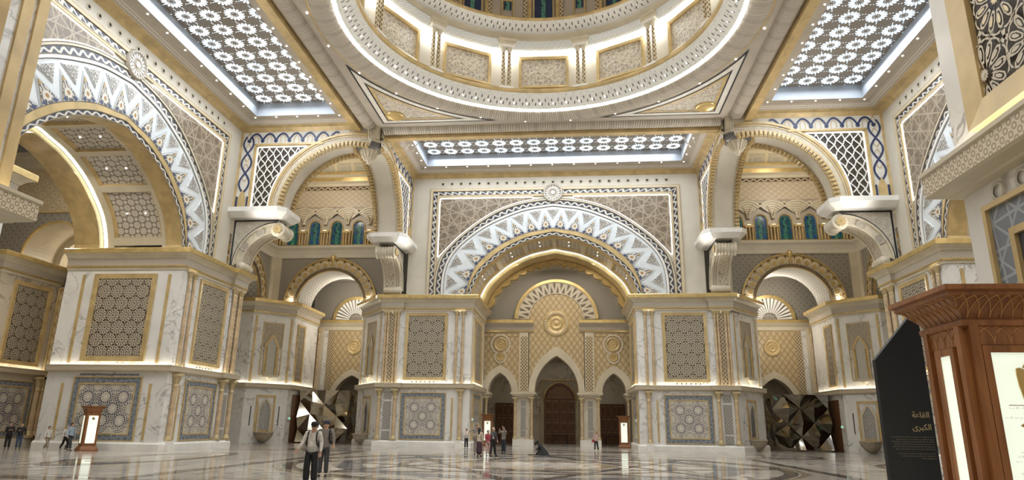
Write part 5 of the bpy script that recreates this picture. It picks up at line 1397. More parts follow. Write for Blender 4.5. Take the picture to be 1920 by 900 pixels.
ND=12; OFFD=pi/2+.02
def place(o,R,a,z): o.location=(R*math.cos(a),R*math.sin(a),z); o.rotation_euler=(0,0,a-pi/2); return o
me_co=mesh('dcol',lambda b:[(b.lathe([(.17,0),(.2,.08),(.15,.16)],(q,0),10),b.lathe([(.14,.16),(.145,1.5),(.13,2.95)],(q,0),10,1),b.lathe([(.13,2.95),(.2,3.15),(.24,3.35),(.24,3.4)],(q,0),10)) for q in (-.24,.24)],['lace','strip'])
me_ba=mesh('dbase',lambda b:(b.box(-.55,.55,-.3,.3,-.14,0),b.box(-.55,.55,-.3,.3,3.4,3.62)),['white'])
me_pb=mesh('dcof',lambda b:b.frame(-1.95,1.95,-.1,2.6,.2,-.2,.3,0,.06),['gold'])
me_pf=mesh('dcoff',lambda b:b.poly([(-1.8,.03,.05),(1.8,.03,.05),(1.8,.03,2.45),(-1.8,.03,2.45)]),['floraltri' if 'floraltri' in MT else 'carvtaupe'])
def f_hood(b):
    pr=[(-.05,0),(-.3,.05),(-.5,.2),(-.6,.42),(-.62,.52),(-.1,.6)]
    n=10; rows=[]
    for y,z in pr: rows.append([(x*(11.6+y)/11.6,y-.0+ (11.6-math.sqrt(11.6**2-x*x))*-0.0,z) for x in lin(-1.62,1.62,n)])
    b.grid(rows,False,0,lambda a,c:(c*.33,a*.22)); 
me_hd=mesh('dhood',f_hood,['carvwhite'])
for k in range(ND):
    a=OFFD+2*pi*k/ND
    c=place(ob('column_pair',me_co,dome),11.15,a+pi/ND,26.98); c.rotation_euler=(0,0,a+pi/ND-pi/2)
    ob('plinth_block',me_ba,c)
    p=place(ob('coffer_frame',me_pb,dome),11.72,a,27.45); p.scale=(1,-1,1) if False else (1,1,1)
    ob('coffer_carving',me_pf,p)
D('coffer_hood_ring',ringgrid([(11.7,30.4),(11.35,30.45),(11.1,30.65),(10.98,30.9),(10.97,31.05)]),['hood' if 'hood' in MT else 'carvwhite'])
D('hood_light',ringgrid([(11.75,30.34),(11.42,30.38)]),['hoodlight'])
for k in range(ND):
    a=OFFD+2*pi*(k+.5)/ND
    o=ob('ressaut_block',mesh('resb',lambda b:(b.box(-.62,.62,-.45,.3,0,.26),b.box(-.7,.7,-.55,.3,.26,.48)),['cream']),dome); place(o,11.3,a,30.6)
D('gallery_band',ringgrid([(10.97,31.05),(11.45,31.1),(11.5,31.6),(11.2,31.7),(11.15,31.78)]),['cream'])
D('fret_ring',ringgrid([(11.15,31.78),(11.0,31.82),(10.7,31.95),(10.35,32.25),(10.25,32.4)]),['carvwhite'])
D('upper_gold_ring',ringgrid([(10.25,32.4),(10.15,32.44),(10.15,32.62),(10.2,32.66),(11.2,32.66)]),['gold'])
D('lantern_wall',ringgrid([(11.1,32.6),(11.1,37.0)]),['taupe'])
D('dome_shell',ringgrid([(11.3,36.8),(10.9,37.0),(10.4,38.2),(8.6,40.2),(5,41.8),(.05,42.2)]),['cream'])
NW=24
for k in range(NW):
    a=pi/2+.02+2*pi*k/NW
    if k%2==0:
        o=ob('lantern_window',mesh('lwin',lambda b:b.poly([(-.72,-.02,0),(.72,-.02,0),(.72,-.02,3.2),(-.72,-.02,3.2)]),['staind']),dome); place(o,11.02,a,32.85)
        o2=ob('window_frame',mesh('lwinf',lambda b:b.frame(-.82,.82,-.1,3.3,.1,-.1,.1),['gold']),o)
        for s in (-1,1): ob('window_column',mesh('lwc',lambda b:b.lathe([(.2,0),(.16,.3),(.16,2.9),(.22,3.1)],n=8),['gold']),o,(s*1.1,-.2,0))
        ob('sill',mesh('lws',lambda b:b.box(-1.5,1.5,-.45,.1,-.22,-.05),['white']),o)
    else:
        o=ob('lantern_niche',mesh('lnic',lambda b:b.frame(-.5,.5,0,1.9,.1,-.1,.05),['gold']),dome); place(o,11.02,a,32.75)
        ob('pane',mesh('lnip',lambda b:b.poly([(-.3,-.04,1.0),(.3,-.04,1.0),(.3,-.04,1.75),(-.3,-.04,1.75)]),['staind']),o)
    for s in ((-1,1) if k%2==0 else ()):
        o=ob('scroll_panel',mesh('lscr',lambda b:b.box(-.2,.2,-.08,.05,0,3),['strip']),dome); place(o,11.0,a+s*.125,32.7)
nl=72
for k in range(nl):
    a=2*pi*(k+.5)/nl; o=ob('ring_lamp',mesh('ring_lamp',lambda b:b.lathe([(.035,-.03),(.0,-.04)],n=6),['spot']),dome,(11.62*math.cos(a),11.62*math.sin(a),25.98))
for k in range(24):
    a=2*pi*(k+.5)/24; ob('ceiling_lamp',mesh('rim_lamp',lambda b:b.lathe([(.055,-.03),(.0,-.03)],n=8),['spot']),dome,(13.9*math.cos(a),13.9*math.sin(a),25.58))
# ---------------------------------------------------------------- outer shell beyond the left portal and behind the camera
def f_shellL(b):
    # transverse corridor: wall facing the camera at y=13
    b.poly([(-46,13,0),(-33.6,13,0),(-33.6,13,12.0),(-46,13,12.0)],0)
    zc,r,cx=14.7,2.7,-39.8
    b.columns(sorted(set(lin(-46,-33,8)+lin(cx-r,cx+r,24))),lambda x:zc+math.sqrt(max(0,r*r-(x-cx)**2)) if abs(x-cx)<r else 13.4,lambda x:18.3,13,1)
    b.poly([(-46,13,18.3),(-33,13,18.3),(-33,13,22),(-46,13,22)],2)
    b.box(-46,-33,12.86,13.0,18.2,18.34,3); b.box(-46,-33,12.4,13,22,22.8,4); b.box(-46,-33,12.0,13,22.8,23.2,4)
    b.poly([(-46,13,13.4),(-33,13,13.4),(-33,24,13.4),(-46,24,13.4)],4)
    b.poly([(-46,-14,25),(-46,14,25),(-33,14,25),(-33,-14,25)],1)
    b.poly([(-33.4,13,13.4),(-33.4,9,13.4),(-33.4,9,25),(-33.4,13,25)],4)
lw=struct('wall_corridor','patterned plaster end wall of the left side corridor with a plain vaulted opening','wall',me=mesh('shellL',f_shellL,['lattice','damask','starry','gold','cream']))
one('gilt_arch',lambda b:b.band(lambda t:2.62,lambda t:2.78,0,180,30,12.85,13.0,(-39.8,14.7)),['gilt'],lw)
one('vault_lining',lambda b:(b.band(lambda t:2.7,lambda t:2.7,0,180,30,13.0,22,(-39.8,14.7),0,0,'i'),b.poly([(-44,22,13.4),(-36,22,13.4),(-36,22,18),(-44,22,18)]),b.band(lambda t:2.2,lambda t:2.7,0,180,30,16.5,16.7,(-39.8,14.7))),['cream'],lw)
one('lattice_panel',lambda b:b.frame(-38.6,-34.6,5.4,11.9,.12,12.9,13),['gold'],lw)
# second pier beyond the left corridor
s2=struct('pier','pale marble pier with a rosette screen at the far left, behind the two dark-dressed visitors','pier',(-38.7,10.4,0))
Q=[(-6,-2.9),(0,-2.9),(0,2.65),(-6,2.65)]
one('marble_body',lambda b:b.prism(Q,0,13.4),['marble2'],s2)
Qp=[Q[0],Q[1],Q[2],Q[3]]
one('plinth',lambda b:b.sweep(Qp,[(0,0),(.2,0),(.2,.5),(0,.55)]),['white'],s2)
one('ledge',lambda b:b.sweep(Qp,[(0,5.0),(.12,5.02),(.14,5.05),(.30,5.09),(.34,5.12),(.34,5.40),(.37,5.42),(.37,5.48),(.28,5.48),(.26,5.38),(0,5.38)],[1,1,0,1,2,1,1,1,1,1]),['cream','cream','rings'],s2)
one('ledge_light',lambda b:b.sweep(Qp,[(.05,5.395),(.22,5.395)]),['warmstrip'],s2)
one('cornice',lambda b:b.sweep(Qp,[(0,12.02),(.07,12.02),(.11,12.16),(.12,12.20),(.2,12.22),(.2,12.31),(.16,12.33),(.2,12.80),(.26,12.82),(.3,12.9),(.42,13.02),(.58,13.09),(.66,13.12),(.70,13.14),(.70,13.42),(.66,13.48),(.3,13.50),(0,13.50)],[0,0,0,1,1,1,2,0,0,0,0,0,1,1,1,1,1]),['cream','gilt','carvtaupe'],s2)
upper_panel(s2,2.95,5.4,(.02,.15,6.0),pi/2,.46,key='second',fr=.3); lower_panel(s2,2.9,3.2,(.02,.15,1.0),pi/2,'second')
column(s2,.25,2.2,.55,4.98,.2,'low2'); column(s2,.25,2.6,.55,4.98,.2,'low2b')
# plain walls that close the building where the photograph does not look
def f_close(b):
    for s in (-1,1):
        b.poly([(s*28.8,-60,0),(s*28.8,-13.5,0),(s*28.8,-13.5,30),(s*28.8,-60,30)]); b.poly([(s*28.8,-28.8,0),(s*13,-28.8,0),(s*13,-28.8,30),(s*28.8,-28.8,30)])
        b.poly([(s*48,-60,0),(s*48,60,0),(s*48,60,30),(s*48,-60,30)])
        b.poly([(s*9,-33,0),(s*9,-50,0),(s*9,-50,22),(s*9,-33,22)])
        b.poly([(s*33.6,-8,13.4),(s*33.6,-30,13.4),(s*33.6,-30,30),(s*33.6,-8,30)])
    b.poly([(-60,-50,0),(60,-50,0),(60,-50,30),(-60,-50,30)]); b.poly([(-60,60,0),(60,60,0),(60,60,30),(-60,60,30)])
    b.poly([(-9,-33,22),(9,-33,22),(9,-50,22),(-9,-50,22)])
    b.poly([(33.6,-13,0),(48,-13,0),(48,-13,25),(33.6,-13,25)]); b.poly([(33.6,13,0),(48,13,0),(48,13,25),(33.6,13,25)]); b.poly([(33,-13,25),(48,-13,25),(48,13,25),(33,13,25)])
    b.poly([(-60,-60,43),(60,-60,43),(60,60,43),(-60,60,43)])
struct('wall_enclosure','plain cream walls closing the palace beyond the view','wall',me=mesh('closing',f_close,['cream']))
# ---------------------------------------------------------------- lit wooden kiosks
def f_rim(b,w,prof,mi=0,KD=.29):
    P=[(-w,-KD),(w,-KD),(w,KD),(-w,KD)]
    b.sweep(P,prof,[mi]*len(prof),True)
def kiosk(label,loc,rz=0,eagle=True,near=False,KD=.27,zt=2.08,pw0=.318,scale=1.13):
    k=thing('kiosk',label,'kiosk',loc,rz,'wooden light kiosks'); w=.40; k.scale=(scale,)*3; PR=[(.004,zt+.17),(.03,zt+.185),(.035,zt+.22),(.006,zt+.225),(.006,zt+.235),(.02,zt+.26),(.06,2.50),(.11,2.555),(.15,2.575),(.15,2.60),(.18,2.61),(.18,2.645),(0,2.65)]
    one('body',lambda b:b.prism([(-w+.05,-KD),(w-.05,-KD),(w,-KD+.05),(w,KD-.05),(w-.05,KD),(-w+.05,KD),(-w,KD-.05),(-w,-KD+.05)],.1,2.55),['wood'],k)
    one('base',lambda b:(b.box(-w-.12,w+.12,-KD-.12,KD+.12,0,.06),f_rim(b,w,[(.12,.06),(.1,.14),(.04,.24),(.02,.3),(0,.3)],0,KD)),['wood'],k)
    one('cornice',lambda b:(f_rim(b,w,PR,0,KD),b.poly([(-w,-KD,2.65),(w,-KD,2.65),(w,KD,2.65),(-w,KD,2.65)])),['wood'],k)
    for q in range(4):
        a=q*pi/2; hw,dd=(w,KD) if q%2==0 else (KD,w); pw=pw0 if q%2==0 else (KD*.45+.01 if near else KD*.68)
        fr=one('panel_frame',lambda b:b.frame(-pw,pw,.40,zt+.045,.05,-dd-.03,-dd+.02,0,.0),['wood'],k,rz=a)
        pl=one('lit_panel',lambda b:b.box(-pw+.045,pw-.045,-dd-.012,-dd+.01,.445,zt),['panelglow'],k,rz=a)
        if near or q in (0,):
            one('corner_post',lambda b:[b.box(s*(hw-.045)-.03,s*(hw-.045)+.03,-dd-.034,-dd+.03,.3,zt+.19) for s in (-1,1)],['wood'],k,rz=a)
        if eagle and q in (0,):
            # golden falcon emblem, head turned to one side, over a line of lettering
            E=[(.0,.135),(-.02,.14),(-.036,.128),(-.05,.112),(-.058,.096),(-.044,.1),(-.03,.098),(-.028,.085),(-.05,.09),(-.075,.1),(-.092,.094),(-.094,.06),(-.09,.0),(-.084,-.03),(-.078,-.07),(-.071,-.03),(-.064,-.05),(-.056,-.02),(-.048,-.045),(-.04,-.015),(-.034,-.04),(-.022,-.06),(0,-.065),(.022,-.06),(.034,-.04),(.04,-.015),(.048,-.045),(.056,-.02),(.064,-.05),(.071,-.03),(.078,-.07),(.084,-.03),(.09,0),(.094,.06),(.092,.094),(.075,.1),(.05,.09),(.03,.088),(.022,.11),(.014,.127)]
            em=one('falcon_emblem',lambda b:b.extr([(x*1.05,z*1.05) for x,z in E][::1],-KD-.02,-KD-.012),['brass'],pl,loc=(0,0,zt-.235 if near else zt-.2),scale=(1.2,1,1.2) if near else (.8,1,.8))
            one('emblem_scroll',lambda b:b.band(lambda t:.075,lambda t:.098,215,325,8,-KD-.02,-KD-.012,(0,.02)),['brass'],em)
            if near:
                def lines(b):
                    r=random.Random(3)
                    for j,(z,wd) in enumerate(((1.80,.2),(1.765,.12),(1.735,.24),(1.66,.05),(1.625,.1),(1.595,.09),(1.51,.18),(1.48,.2),(1.45,.22),(1.37,.2),(1.34,.16),(1.26,.2),(1.21,.1))):
                        x=-wd
                        while x<wd:
                            l=.008+r.random()*.02; b.box(x,min(wd,x+l),-KD-.0135,-KD-.012,z,z+.010+.006*(r.random()<.3)); x+=l+.006
                o=one('small_lettering',lines,['greyink'],pl); o['kind']='stuff'
                one('arrow_mark',lambda b:(b.extr([(-.15,1.69),(-.125,1.675),(-.125,1.705)],-KD-.014,-KD-.012),b.box(-.125,-.08,-KD-.014,-KD-.012,1.687,1.693),b.box(-.2,.2,-KD-.014,-KD-.012,1.823,1.828)),['brass'],pl)
    if near:
        # interlaced pointed ribs on the flared cornice and on the frieze under it, one rib per object
        for q in range(4):
            hw,dd=(w,KD) if q%2==0 else (KD,w)
            fz=one('frieze',lambda b:b.box(-hw+.07,hw-.07,-dd-.012,-dd+.01,zt+.05,zt+.185),['wood'],k,rz=q*pi/2)
            def prof(z):
                T=[(q[1],q[0]) for q in PR[4:9]]
                for (z0,d0),(z1,d1) in zip(T,T[1:]):
                    if z<=z1: return d0+(d1-d0)*(z-z0)/max(1e-6,z1-z0)
                return .15
            for s in (-1,1):
                for j in range(-8,9):
                    x0=j*.075
                    pts=[]
                    for t in lin(0,1,8):
                        x=x0+s*.085*(1-math.cos(t*pi/2))*1.0; z=zt+.24+(2.57-zt-.24)*math.sin(t*pi/2); d=prof(z)
                        if abs(x)<=hw+d: pts.append((x,-dd-d-.003,z))
                    if len(pts)>3: one('carved_rib',lambda b:b.tube(pts,.0045,4),['woodline'],fz)
            for s in (-1,1):
                for j in range(-5,6):
                    x0=j*.11; pts=[]
                    for t in lin(0,1,7):
                        x=x0+s*.11*(1-math.cos(t*pi/2)); z=zt+.055+.125*math.sin(t*pi/2)
                        if abs(x)<hw-.07: pts.append((x,-dd-.014,z))
                    if len(pts)>3: one('frieze_rib',lambda b:b.tube(pts,.0035,4),['woodline'],fz)
    return k
MT['greyink']=glow('grey_ink_on_lit_panel',(.88,1,.80),.40)
kiosk('large carved wooden kiosk with a glowing panel and gold falcon, cropped by the right edge',(5.62,-29.4,0),0,True,True,.27,2.19,.318)
kiosk('wooden kiosk with two glowing panels in front of the left marble pier',(-28.85,6.1,0),1.0,scale=1.04)
kiosk('wooden kiosk with a glowing panel beside the left pointed arch, behind the visitors',(-6.75,32.6,0),.05)
kiosk('wooden kiosk with a glowing panel beside the right pointed arch',(6.6,33.0,0),-.04)
# ---------------------------------------------------------------- black totem with the hall's name
tt=thing('totem_sign','tall black totem with a slanted top and gold Arabic lettering','sign',(5.41,-28.0,0),.08)
one('panel',lambda b:b.extr([(-.27,0),(.24,0),(.24,3.13),(-.27,2.57)],-.03,.03,0,None,True),['black'],tt)
MT['inkgold']=plain('gold_lettering',(.42,.31,.17),.5,0,0)
MT['inkdim']=plain('bronze_lettering',(.13,.105,.075),.5,0,0)
def word(chars,size,loc,par,mat,name):
    c=bpy.data.curves.new(name,'FONT'); c.body=''.join(chr(x) for x in chars); c.size=size; c.align_x='RIGHT'; c.extrude=.001; c.offset=size*.012
    o=bpy.data.objects.new(name,c); COL.objects.link(o); c.materials.append(MT[mat])
    dg=bpy.context.evaluated_depsgraph_get(); me=bpy.data.meshes.new_from_object(o.evaluated_get(dg)); bpy.data.objects.remove(o); 
    return ob(name,me,par,loc,0,rot=(pi/2,0,0))
word((0xFE94,0xFECB,0xFE8E,0xFED8,0xFEDF,0xFE8D),.078,(.205,-.033,1.995),tt,'inkgold','title_word')
word((0xFEEF,0xFEAE,0xFE92,0xFEDC,0xFEDF,0xFE8D),.078,(.21,-.033,1.875),tt,'inkgold','title_word')
def para(b):
    r=random.Random(5)
    for j in range(9):
        z=1.80-j*.0235-(.02 if j>5 else 0); x=.215; xl=-.20+ (.03 if j%2 else 0)+(.22 if j in (8,) else 0)+(.05 if j>5 else 0)
        while x>xl:
            l=.012+r.random()*.022; b.box(x-l,x,-.032,-.03,z,z+.005)
            for q in range(3):
                if r.random()<.6: xx=x-r.random()*l; b.box(xx-.0015,xx+.0015,-.032,-.03,z-.003*(r.random()<.3),z+.011)
            x-=l+.005
o=one('small_lettering',para,['inkdim'],tt); o['kind']='stuff'
# ---------------------------------------------------------------- mirrored sculptures in the corner bays
def sculpture(label,x,mat,seed):
    t=thing('mirrored_sculpture',label,'sculpture',(x,32.6,0),group='mirrored sculptures'); r=random.Random(seed)
    W,Hh,Dp=2.55,5.1,1.6
    one('core',lambda b:b.box(-W+.12,W-.12,-Dp+.55,Dp,.25,Hh-.1),['mirrord'],t)
    one('foot',lambda b:b.box(-W+.1,W-.1,-Dp+.3,Dp,0,.3),['mirrord'],t)
    # front and side faces folded from triangular mirrors
    n=4; pts={}
    for i in range(n+1):
        for j in range(n+1):
            d=(.42 if (i+j)%2 else -.05)+r.uniform(-.16,.16)
            ex=r.uniform(-.22,.22) if 0<i<n else 0; ez=r.uniform(-.2,.2) if 0<j<n else 0
            pts[i,j]=Vector((-W+2*W*i/n+ex,-Dp+d,.12+(Hh-.12)*j/n+ez))
    def facet(P,m):
        c=sum(P,Vector())/3
        one('mirror_facet',lambda b:b.poly([tuple(p) for p in P]),[m],t)
    for i in range(n):
        for j in range(n):
            a,b_,c,d=pts[i,j],pts[i+1,j],pts[i+1,j+1],pts[i,j+1]
            T=((a,b_,c),(a,c,d)) if (i+j)%2 else ((a,b_,d),(b_,c,d))
            for P in T: facet(P,mat if r.random()<.8 else 'mirrord')
    for s in (-1,1):
        e=[pts[(0 if s<0 else n),j] for j in range(n+1)]; bk=[Vector((s*W+r.uniform(-.2,.2),Dp,p.z)) for p in e]; md=[Vector((s*W+s*.25*(k%2)-s*.1,0+r.uniform(-.3,.3),p.z)) for k,p in enumerate(e)]
        for A_,B_ in ((e,md),(md,bk)):
            for j in range(n):
                T=((A_[j],B_[j],B_[j+1]),(A_[j],B_[j+1],A_[j+1]))
                for P in T: facet(P if s>0 else (P[0],P[2],P[1]),'mirrord')
    one('top',lambda b:b.poly([tuple(pts[0,n]),tuple(pts[n,n]),(W,Dp,Hh),(-W,Dp,Hh)]),[mat],t)
    return t
sculpture('bright gold mirrored sculpture of folded facets left of the far portal',-23.1,'mirror',4)
sculpture('dark mirrored sculpture of folded facets right of the far portal',22.9,'mirrord',11)
# ---------------------------------------------------------------- exit signs
for l,loc,rz in (('small green exit sign on the left edge of the left pier mosaic',(-25.22,9.5,2.3),pi/2),('small green exit sign by the columns at the right end of the left pier',(-25.3,15.8,2.35),pi/2),
    ('small green exit sign behind the standing visitors at the far portal',(-7.3,26.0,2.3),pi/2),('small green exit sign beside the right far pier',(7.3,27.0,2.4),-pi/2),('small green exit sign by the left bay passage',(-25.75,29.3,2.2),pi/2),('small green exit sign by the right bay passage',(25.75,29.3,2.1),-pi/2)):
    e=thing('exit_sign',l,'sign',loc,rz,'green exit signs'); one('case',lambda b:b.box(-.22,.22,-.05,.06,0,.22),['white'],e); one('green_face',lambda b:b.box(-.2,.2,-.055,-.05,.02,.2),['exit'],e)
    one('running_man',lambda b:(b.extr([(-.1,.04),(-.07,.04),(-.03,.1),(.0,.04),(.03,.05),(0,.12),(.02,.15),(-.03,.16),(-.07,.12)],-.058,-.055),b.box(.06,.14,-.058,-.055,.05,.17)),['white'],e)
# ---------------------------------------------------------------- people
def cloth(name,c,r=.75): 
    if name not in MT: MT[name]=plain(name,c,r,0,.12,9)
    return name
for n_,c in (('cloth_white',(.66,.62,.58)),('cloth_black',(.012,.012,.014)),('cloth_grey',(.22,.19,.17)),('cloth_jeans',(.05,.075,.13)),('cloth_khaki',(.30,.24,.17)),('cloth_sky',(.38,.46,.56)),('cloth_slate',(.05,.05,.06)),('cloth_plum',(.045,.018,.03)),('cloth_beige',(.45,.38,.29)),('cloth_red',(.33,.05,.07)),('cloth_pink',(.55,.36,.33)),('cloth_navy',(.02,.025,.045)),('hair_black',(.012,.01,.009)),('hair_brown',(.05,.03,.018)),('hair_grey',(.3,.27,.23)),('shoe_dark',(.02,.018,.016)),('shoe_light',(.5,.47,.42)),('lens_dark',(.008,.008,.01))): cloth(n_,c)
def skin(name,chains,mat,parent,sub=2,root=0):
    """continuous surface grown round a skeleton; chains = list of [(x,y,z,rx,ry)...], equal points are joined"""
    V=[];R=[];E=[];ix={}
    for ch in chains:
        p=None
        for q in ch:
            k=tuple(round(c,4) for c in q[:3])
            if k not in ix: ix[k]=len(V); V.append(q[:3]); R.append((q[3],q[4] if len(q)>4 else q[3]))
            i=ix[k]
            if p is not None and p!=i: E.append((p,i))
            p=i
    me=bpy.data.meshes.new(name); me.from_pydata(V,E,[]); o=bpy.data.objects.new(name,me); COL.objects.link(o)
    o.modifiers.new('skin','SKIN'); m=o.modifiers.new('sub','SUBSURF'); m.levels=sub; m.render_levels=sub; o.modifiers['skin'].use_smooth_shade=True
    sv=me.skin_vertices[0].data if me.skin_vertices else None
    if sv is None:
        bpy.context.view_layer.objects.active=o; sv=me.skin_vertices[0].data
    for i,r in enumerate(R): sv[i].radius=r; sv[i].use_root=(i==root)
    dg=bpy.context.evaluated_depsgraph_get(); me2=bpy.data.meshes.new_from_object(o.evaluated_get(dg)); bpy.data.objects.remove(o)
    me2.materials.clear(); me2.materials.append(MT[mat]); me2.polygons.foreach_set('use_smooth',[True]*len(me2.polygons))
    return ob(name,me2,parent)
def person(label,loc,h,yaw,top='cloth_white',legs='cloth_black',hair='hair_black',shoes='shoe_dark',armL=None,armR=None,legL=None,legR=None,lean=(0,0),head=(0,0),skirt=False,scarf=None,sleeve=1.0,near=False,female=False):
    """figure facing -y; joints for a 1.75 m body, scaled to h"""
    s=h/1.75
    p=thing('person',label,'person',loc,yaw,'visitors in the hall'); p.scale=(s,s,s)
    lx,ly=lean
    def B(z): return (lx*(z-.93)/.6,ly*(z-.93)/.6)      # torso lean
    def T(x,y,z): a=B(z); return (x+a[0],y+a[1],z-abs(ly)*.25*(z-.93)/.6)
    sw=.165 if female else .19
    pel=(0,0,.96); ch=T(0,0,1.32); nk=T(0,0.01,1.47); hd=T(head[0],head[1]-.01,1.58); tp=T(head[0]*1.3,head[1]*1.2-.015,1.68)
    sh={q:T(q*sw,0.01,1.41) for q in (-1,1)}
    def arm(q,a):
        a=a or [(q*(sw+.07),.02,1.13),(q*(sw+.09),-.04,.88)]
        e,w=a; hx=Vector(w)+(Vector(w)-Vector(e)).normalized()*.09
        return e,w,tuple(hx)
    arms={1:arm(1,armR),-1:arm(-1,armL)}
    def leg(q,a): return a or [(q*.095,-.01,.50),(q*.10,.02,.09)]
    lg={1:leg(1,legR),-1:leg(-1,legL)}
    C=[[(*pel,.115,.085),(*T(0,0,1.14),.10,.075),(*ch,.12,.085),(*nk,.055),(*hd,.09,.1),(*tp,.078,.088)]]
    for q in (-1,1):
        e,w,hx=arms[q]; C.append([(*ch,.12,.085),(*sh[q],.056),(*e,.042),(*w,.03),(*tuple((Vector(w)*.5+Vector(hx)*.5)),.036,.018)])
        k,a=lg[q]; C.append([(*pel,.115,.085),(q*.09,0,.88,.08),(*k,.058),(*a,.038)])
    body=skin('body',C,'skin',p)
    for q in (-1,1):
        e,w,hx=arms[q]; d=(Vector(hx)-Vector(w)).normalized(); side=Vector((1,0,0)) if abs(d.x)<.7 else Vector((0,1,0)); side=(side-d*side.dot(d)).normalized(); nn=d.cross(side)
        pm=Vector(w)+d*.06; F=[]
        for i,(o_,L) in enumerate(((-.027,.062),(-.009,.075),(.009,.07),(.027,.055))):
            b0=pm+side*o_; F.append([(*b0,.0095),(*(b0+d*L*.5+nn*.006),.009),(*(b0+d*L+nn*.022),.0075)])
        t0=Vector(w)+d*.02+side*.03*(-q); F.append([(*t0,.011),(*(t0+d*.035+side*.022*(-q)),.0095),(*(t0+d*.06+side*.028*(-q)),.008)])
        for f in F:
            pass
        hand=skin('hand',[[(*tuple(Vector(w)),.028,.022),(*tuple(Vector(w)+d*.035),.034,.017),(*tuple(pm),.034,.015)]]+[[(*tuple(pm),.034,.015)]+f for f in F[:4]]+[[(*tuple(Vector(w)+d*.035),.034,.017)]+F[4]],'skin',p,1)
    # clothing
    C=[[(0,0,.83,.172,.137),(*pel,.176,.14),(*T(0,0,1.14),.15 if not female else .135,.118),(*ch,.158,.122),(*T(0,.01,1.45),.08)]]
    for q in (-1,1):
        e,w,hx=arms[q]; ee=Vector(e); ww=Vector(w); cu=tuple(ee+(ww-ee)*(.92*sleeve if sleeve>.5 else .1)); C.append([(*ch,.158,.122),(*sh[q],.085),(*e,.058),(*cu,.046)])
    skin('top',C,top,p)
    if skirt:
        C=[[(0,0,1.02,.13,.11),(0,0,.85,.18,.15),(0,0,.45,.2,.18),(0,.0,.09,.23,.2)]]; skin('skirt',C,legs,p)
    else:
        C=[]
        for q in (-1,1):
            k,a=lg[q]; C.append([(0,0,1.02,.16,.126),(q*.085,0,.87,.108),(*k,.082 if not near else .1),(a[0],a[1],a[2]+.01,.072 if not near else .098)])
        skin('trousers',C,legs,p)
    for q in (-1,1):
        k,a=lg[q]; d=Vector((a[0]-k[0],a[1]-k[1],0)); skin('shoe',[[(a[0],a[1]+.03,max(.05,a[2]-.045),.05,.045),(a[0],a[1]-.07,max(.04,a[2]-.055),.045,.04),(a[0],a[1]-.16,max(.03,a[2]-.06),.038,.028)]],shoes,p,1)
    hx,hy,hz=hd; 
    if scarf:
        skin('head_scarf',[[(hx,hy+.02,hz+.06,.105,.105),(hx,hy+.03,hz-.04,.105,.1),(hx,hy+.05,hz-.14,.11,.09),(hx,hy+.05,hz-.24,.14,.11)]],scarf,p,2)
    else:
        L=[(hx,hy-.03,hz+.115,.06,.04),(hx,hy+.025,hz+.10,.115,.09),(hx,hy+.065,hz+.03,.11,.075),(hx,hy+.07,hz-.04,.085,.05)]
        if female: L+=[(hx,hy+.085,hz-.12,.085,.05),(hx,hy+.09,hz-.25,.07,.04)]
        skin('hair',[L],hair,p,2)
    # face: nose, eyes, mouth, ears
    one('nose',lambda b:b.lathe([(.0,.03),(.013,-.005),(.017,-.02),(.004,-.028)],(hx,hy-.095),8),['skin'],p,loc=(0,0,hz+.01))
    for q in (-1,1):
        one('eye',lambda b:b.lathe([(.0,.008),(.011,.003),(.011,-.003),(0,-.008)],(hx+q*.032,hy-.086),8),['lens_dark'],p,loc=(0,0,hz+.03))
        one('ear',lambda b:b.lathe([(.0,.03),(.012,.02),(.013,-.01),(.006,-.03)],(hx+q*.083,hy),6),['skin'],p,loc=(0,0,hz+.01))
    one('mouth',lambda b:b.box(hx-.022,hx+.022,hy-.093,hy-.08,-.004,.004),['cloth_red'],p,loc=(0,0,hz-.045))
    return p,hd
rt=pi/2
P_,hd=person('woman in a white sweater and wide black trousers walking alone near the camera',(-6.33,-13.9,0),1.92,.12,'cloth_white','cloth_black','hair_black','shoe_dark',
    armL=[(-.27,-.02,1.16),(-.40,-.12,.95)],armR=[(.25,.03,1.14),(.26,-.05,.88)],legL=[(-.10,-.05,.5),(-.11,.02,.09)],legR=[(.10,.02,.5),(.11,.06,.09)],head=(.03,-.03),near=True)
one('sunglasses',lambda b:(b.box(hd[0]-.062,hd[0]-.006,hd[1]-.112,hd[1]-.1,.015,.047),b.box(hd[0]+.006,hd[0]+.062,hd[1]-.112,hd[1]-.1,.015,.047),b.box(hd[0]-.07,hd[0]+.07,hd[1]-.108,hd[1]-.1,.04,.048),b.box(hd[0]-.085,hd[0]-.078,hd[1]-.1,hd[1]+.02,.03,.042),b.box(hd[0]+.078,hd[0]+.085,hd[1]-.1,hd[1]+.02,.03,.042)),['lens_dark'],P_,loc=(0,0,hd[2]))
one('cap',lambda b:(b.lathe([(.112,.065),(.116,.095),(.1,.145),(.06,.17),(.0,.175)],(hd[0],hd[1]+.005),14),b.box(hd[0]-.075,hd[0]+.075,hd[1]-.17,hd[1]-.06,.055,.068)),['hair_black'],P_,loc=(0,0,hd[2]))
for q in (-1,1): one('backpack_strap',lambda b:b.tube([(q*.115,.11,1.4),(q*.12,.03,1.49),(q*.125,-.09,1.43),(q*.13,-.125,1.28),(q*.155,-.1,1.12),(q*.17,.05,1.05)],.022,6),['cloth_black'],P_)
one('backpack',lambda b:b.prism([(-.15,.12),(.15,.12),(.14,.26),(-.14,.26)],1.02,1.45),['cloth_black'],P_)
one('sweater_hem',lambda b:b.lathe([(.158,.92),(.166,.94),(.164,1.04),(.155,1.06)],n=16),['cloth_grey2' if 'cloth_grey2' in MT else 'cloth_white'],P_,scale=(1,.79,1))
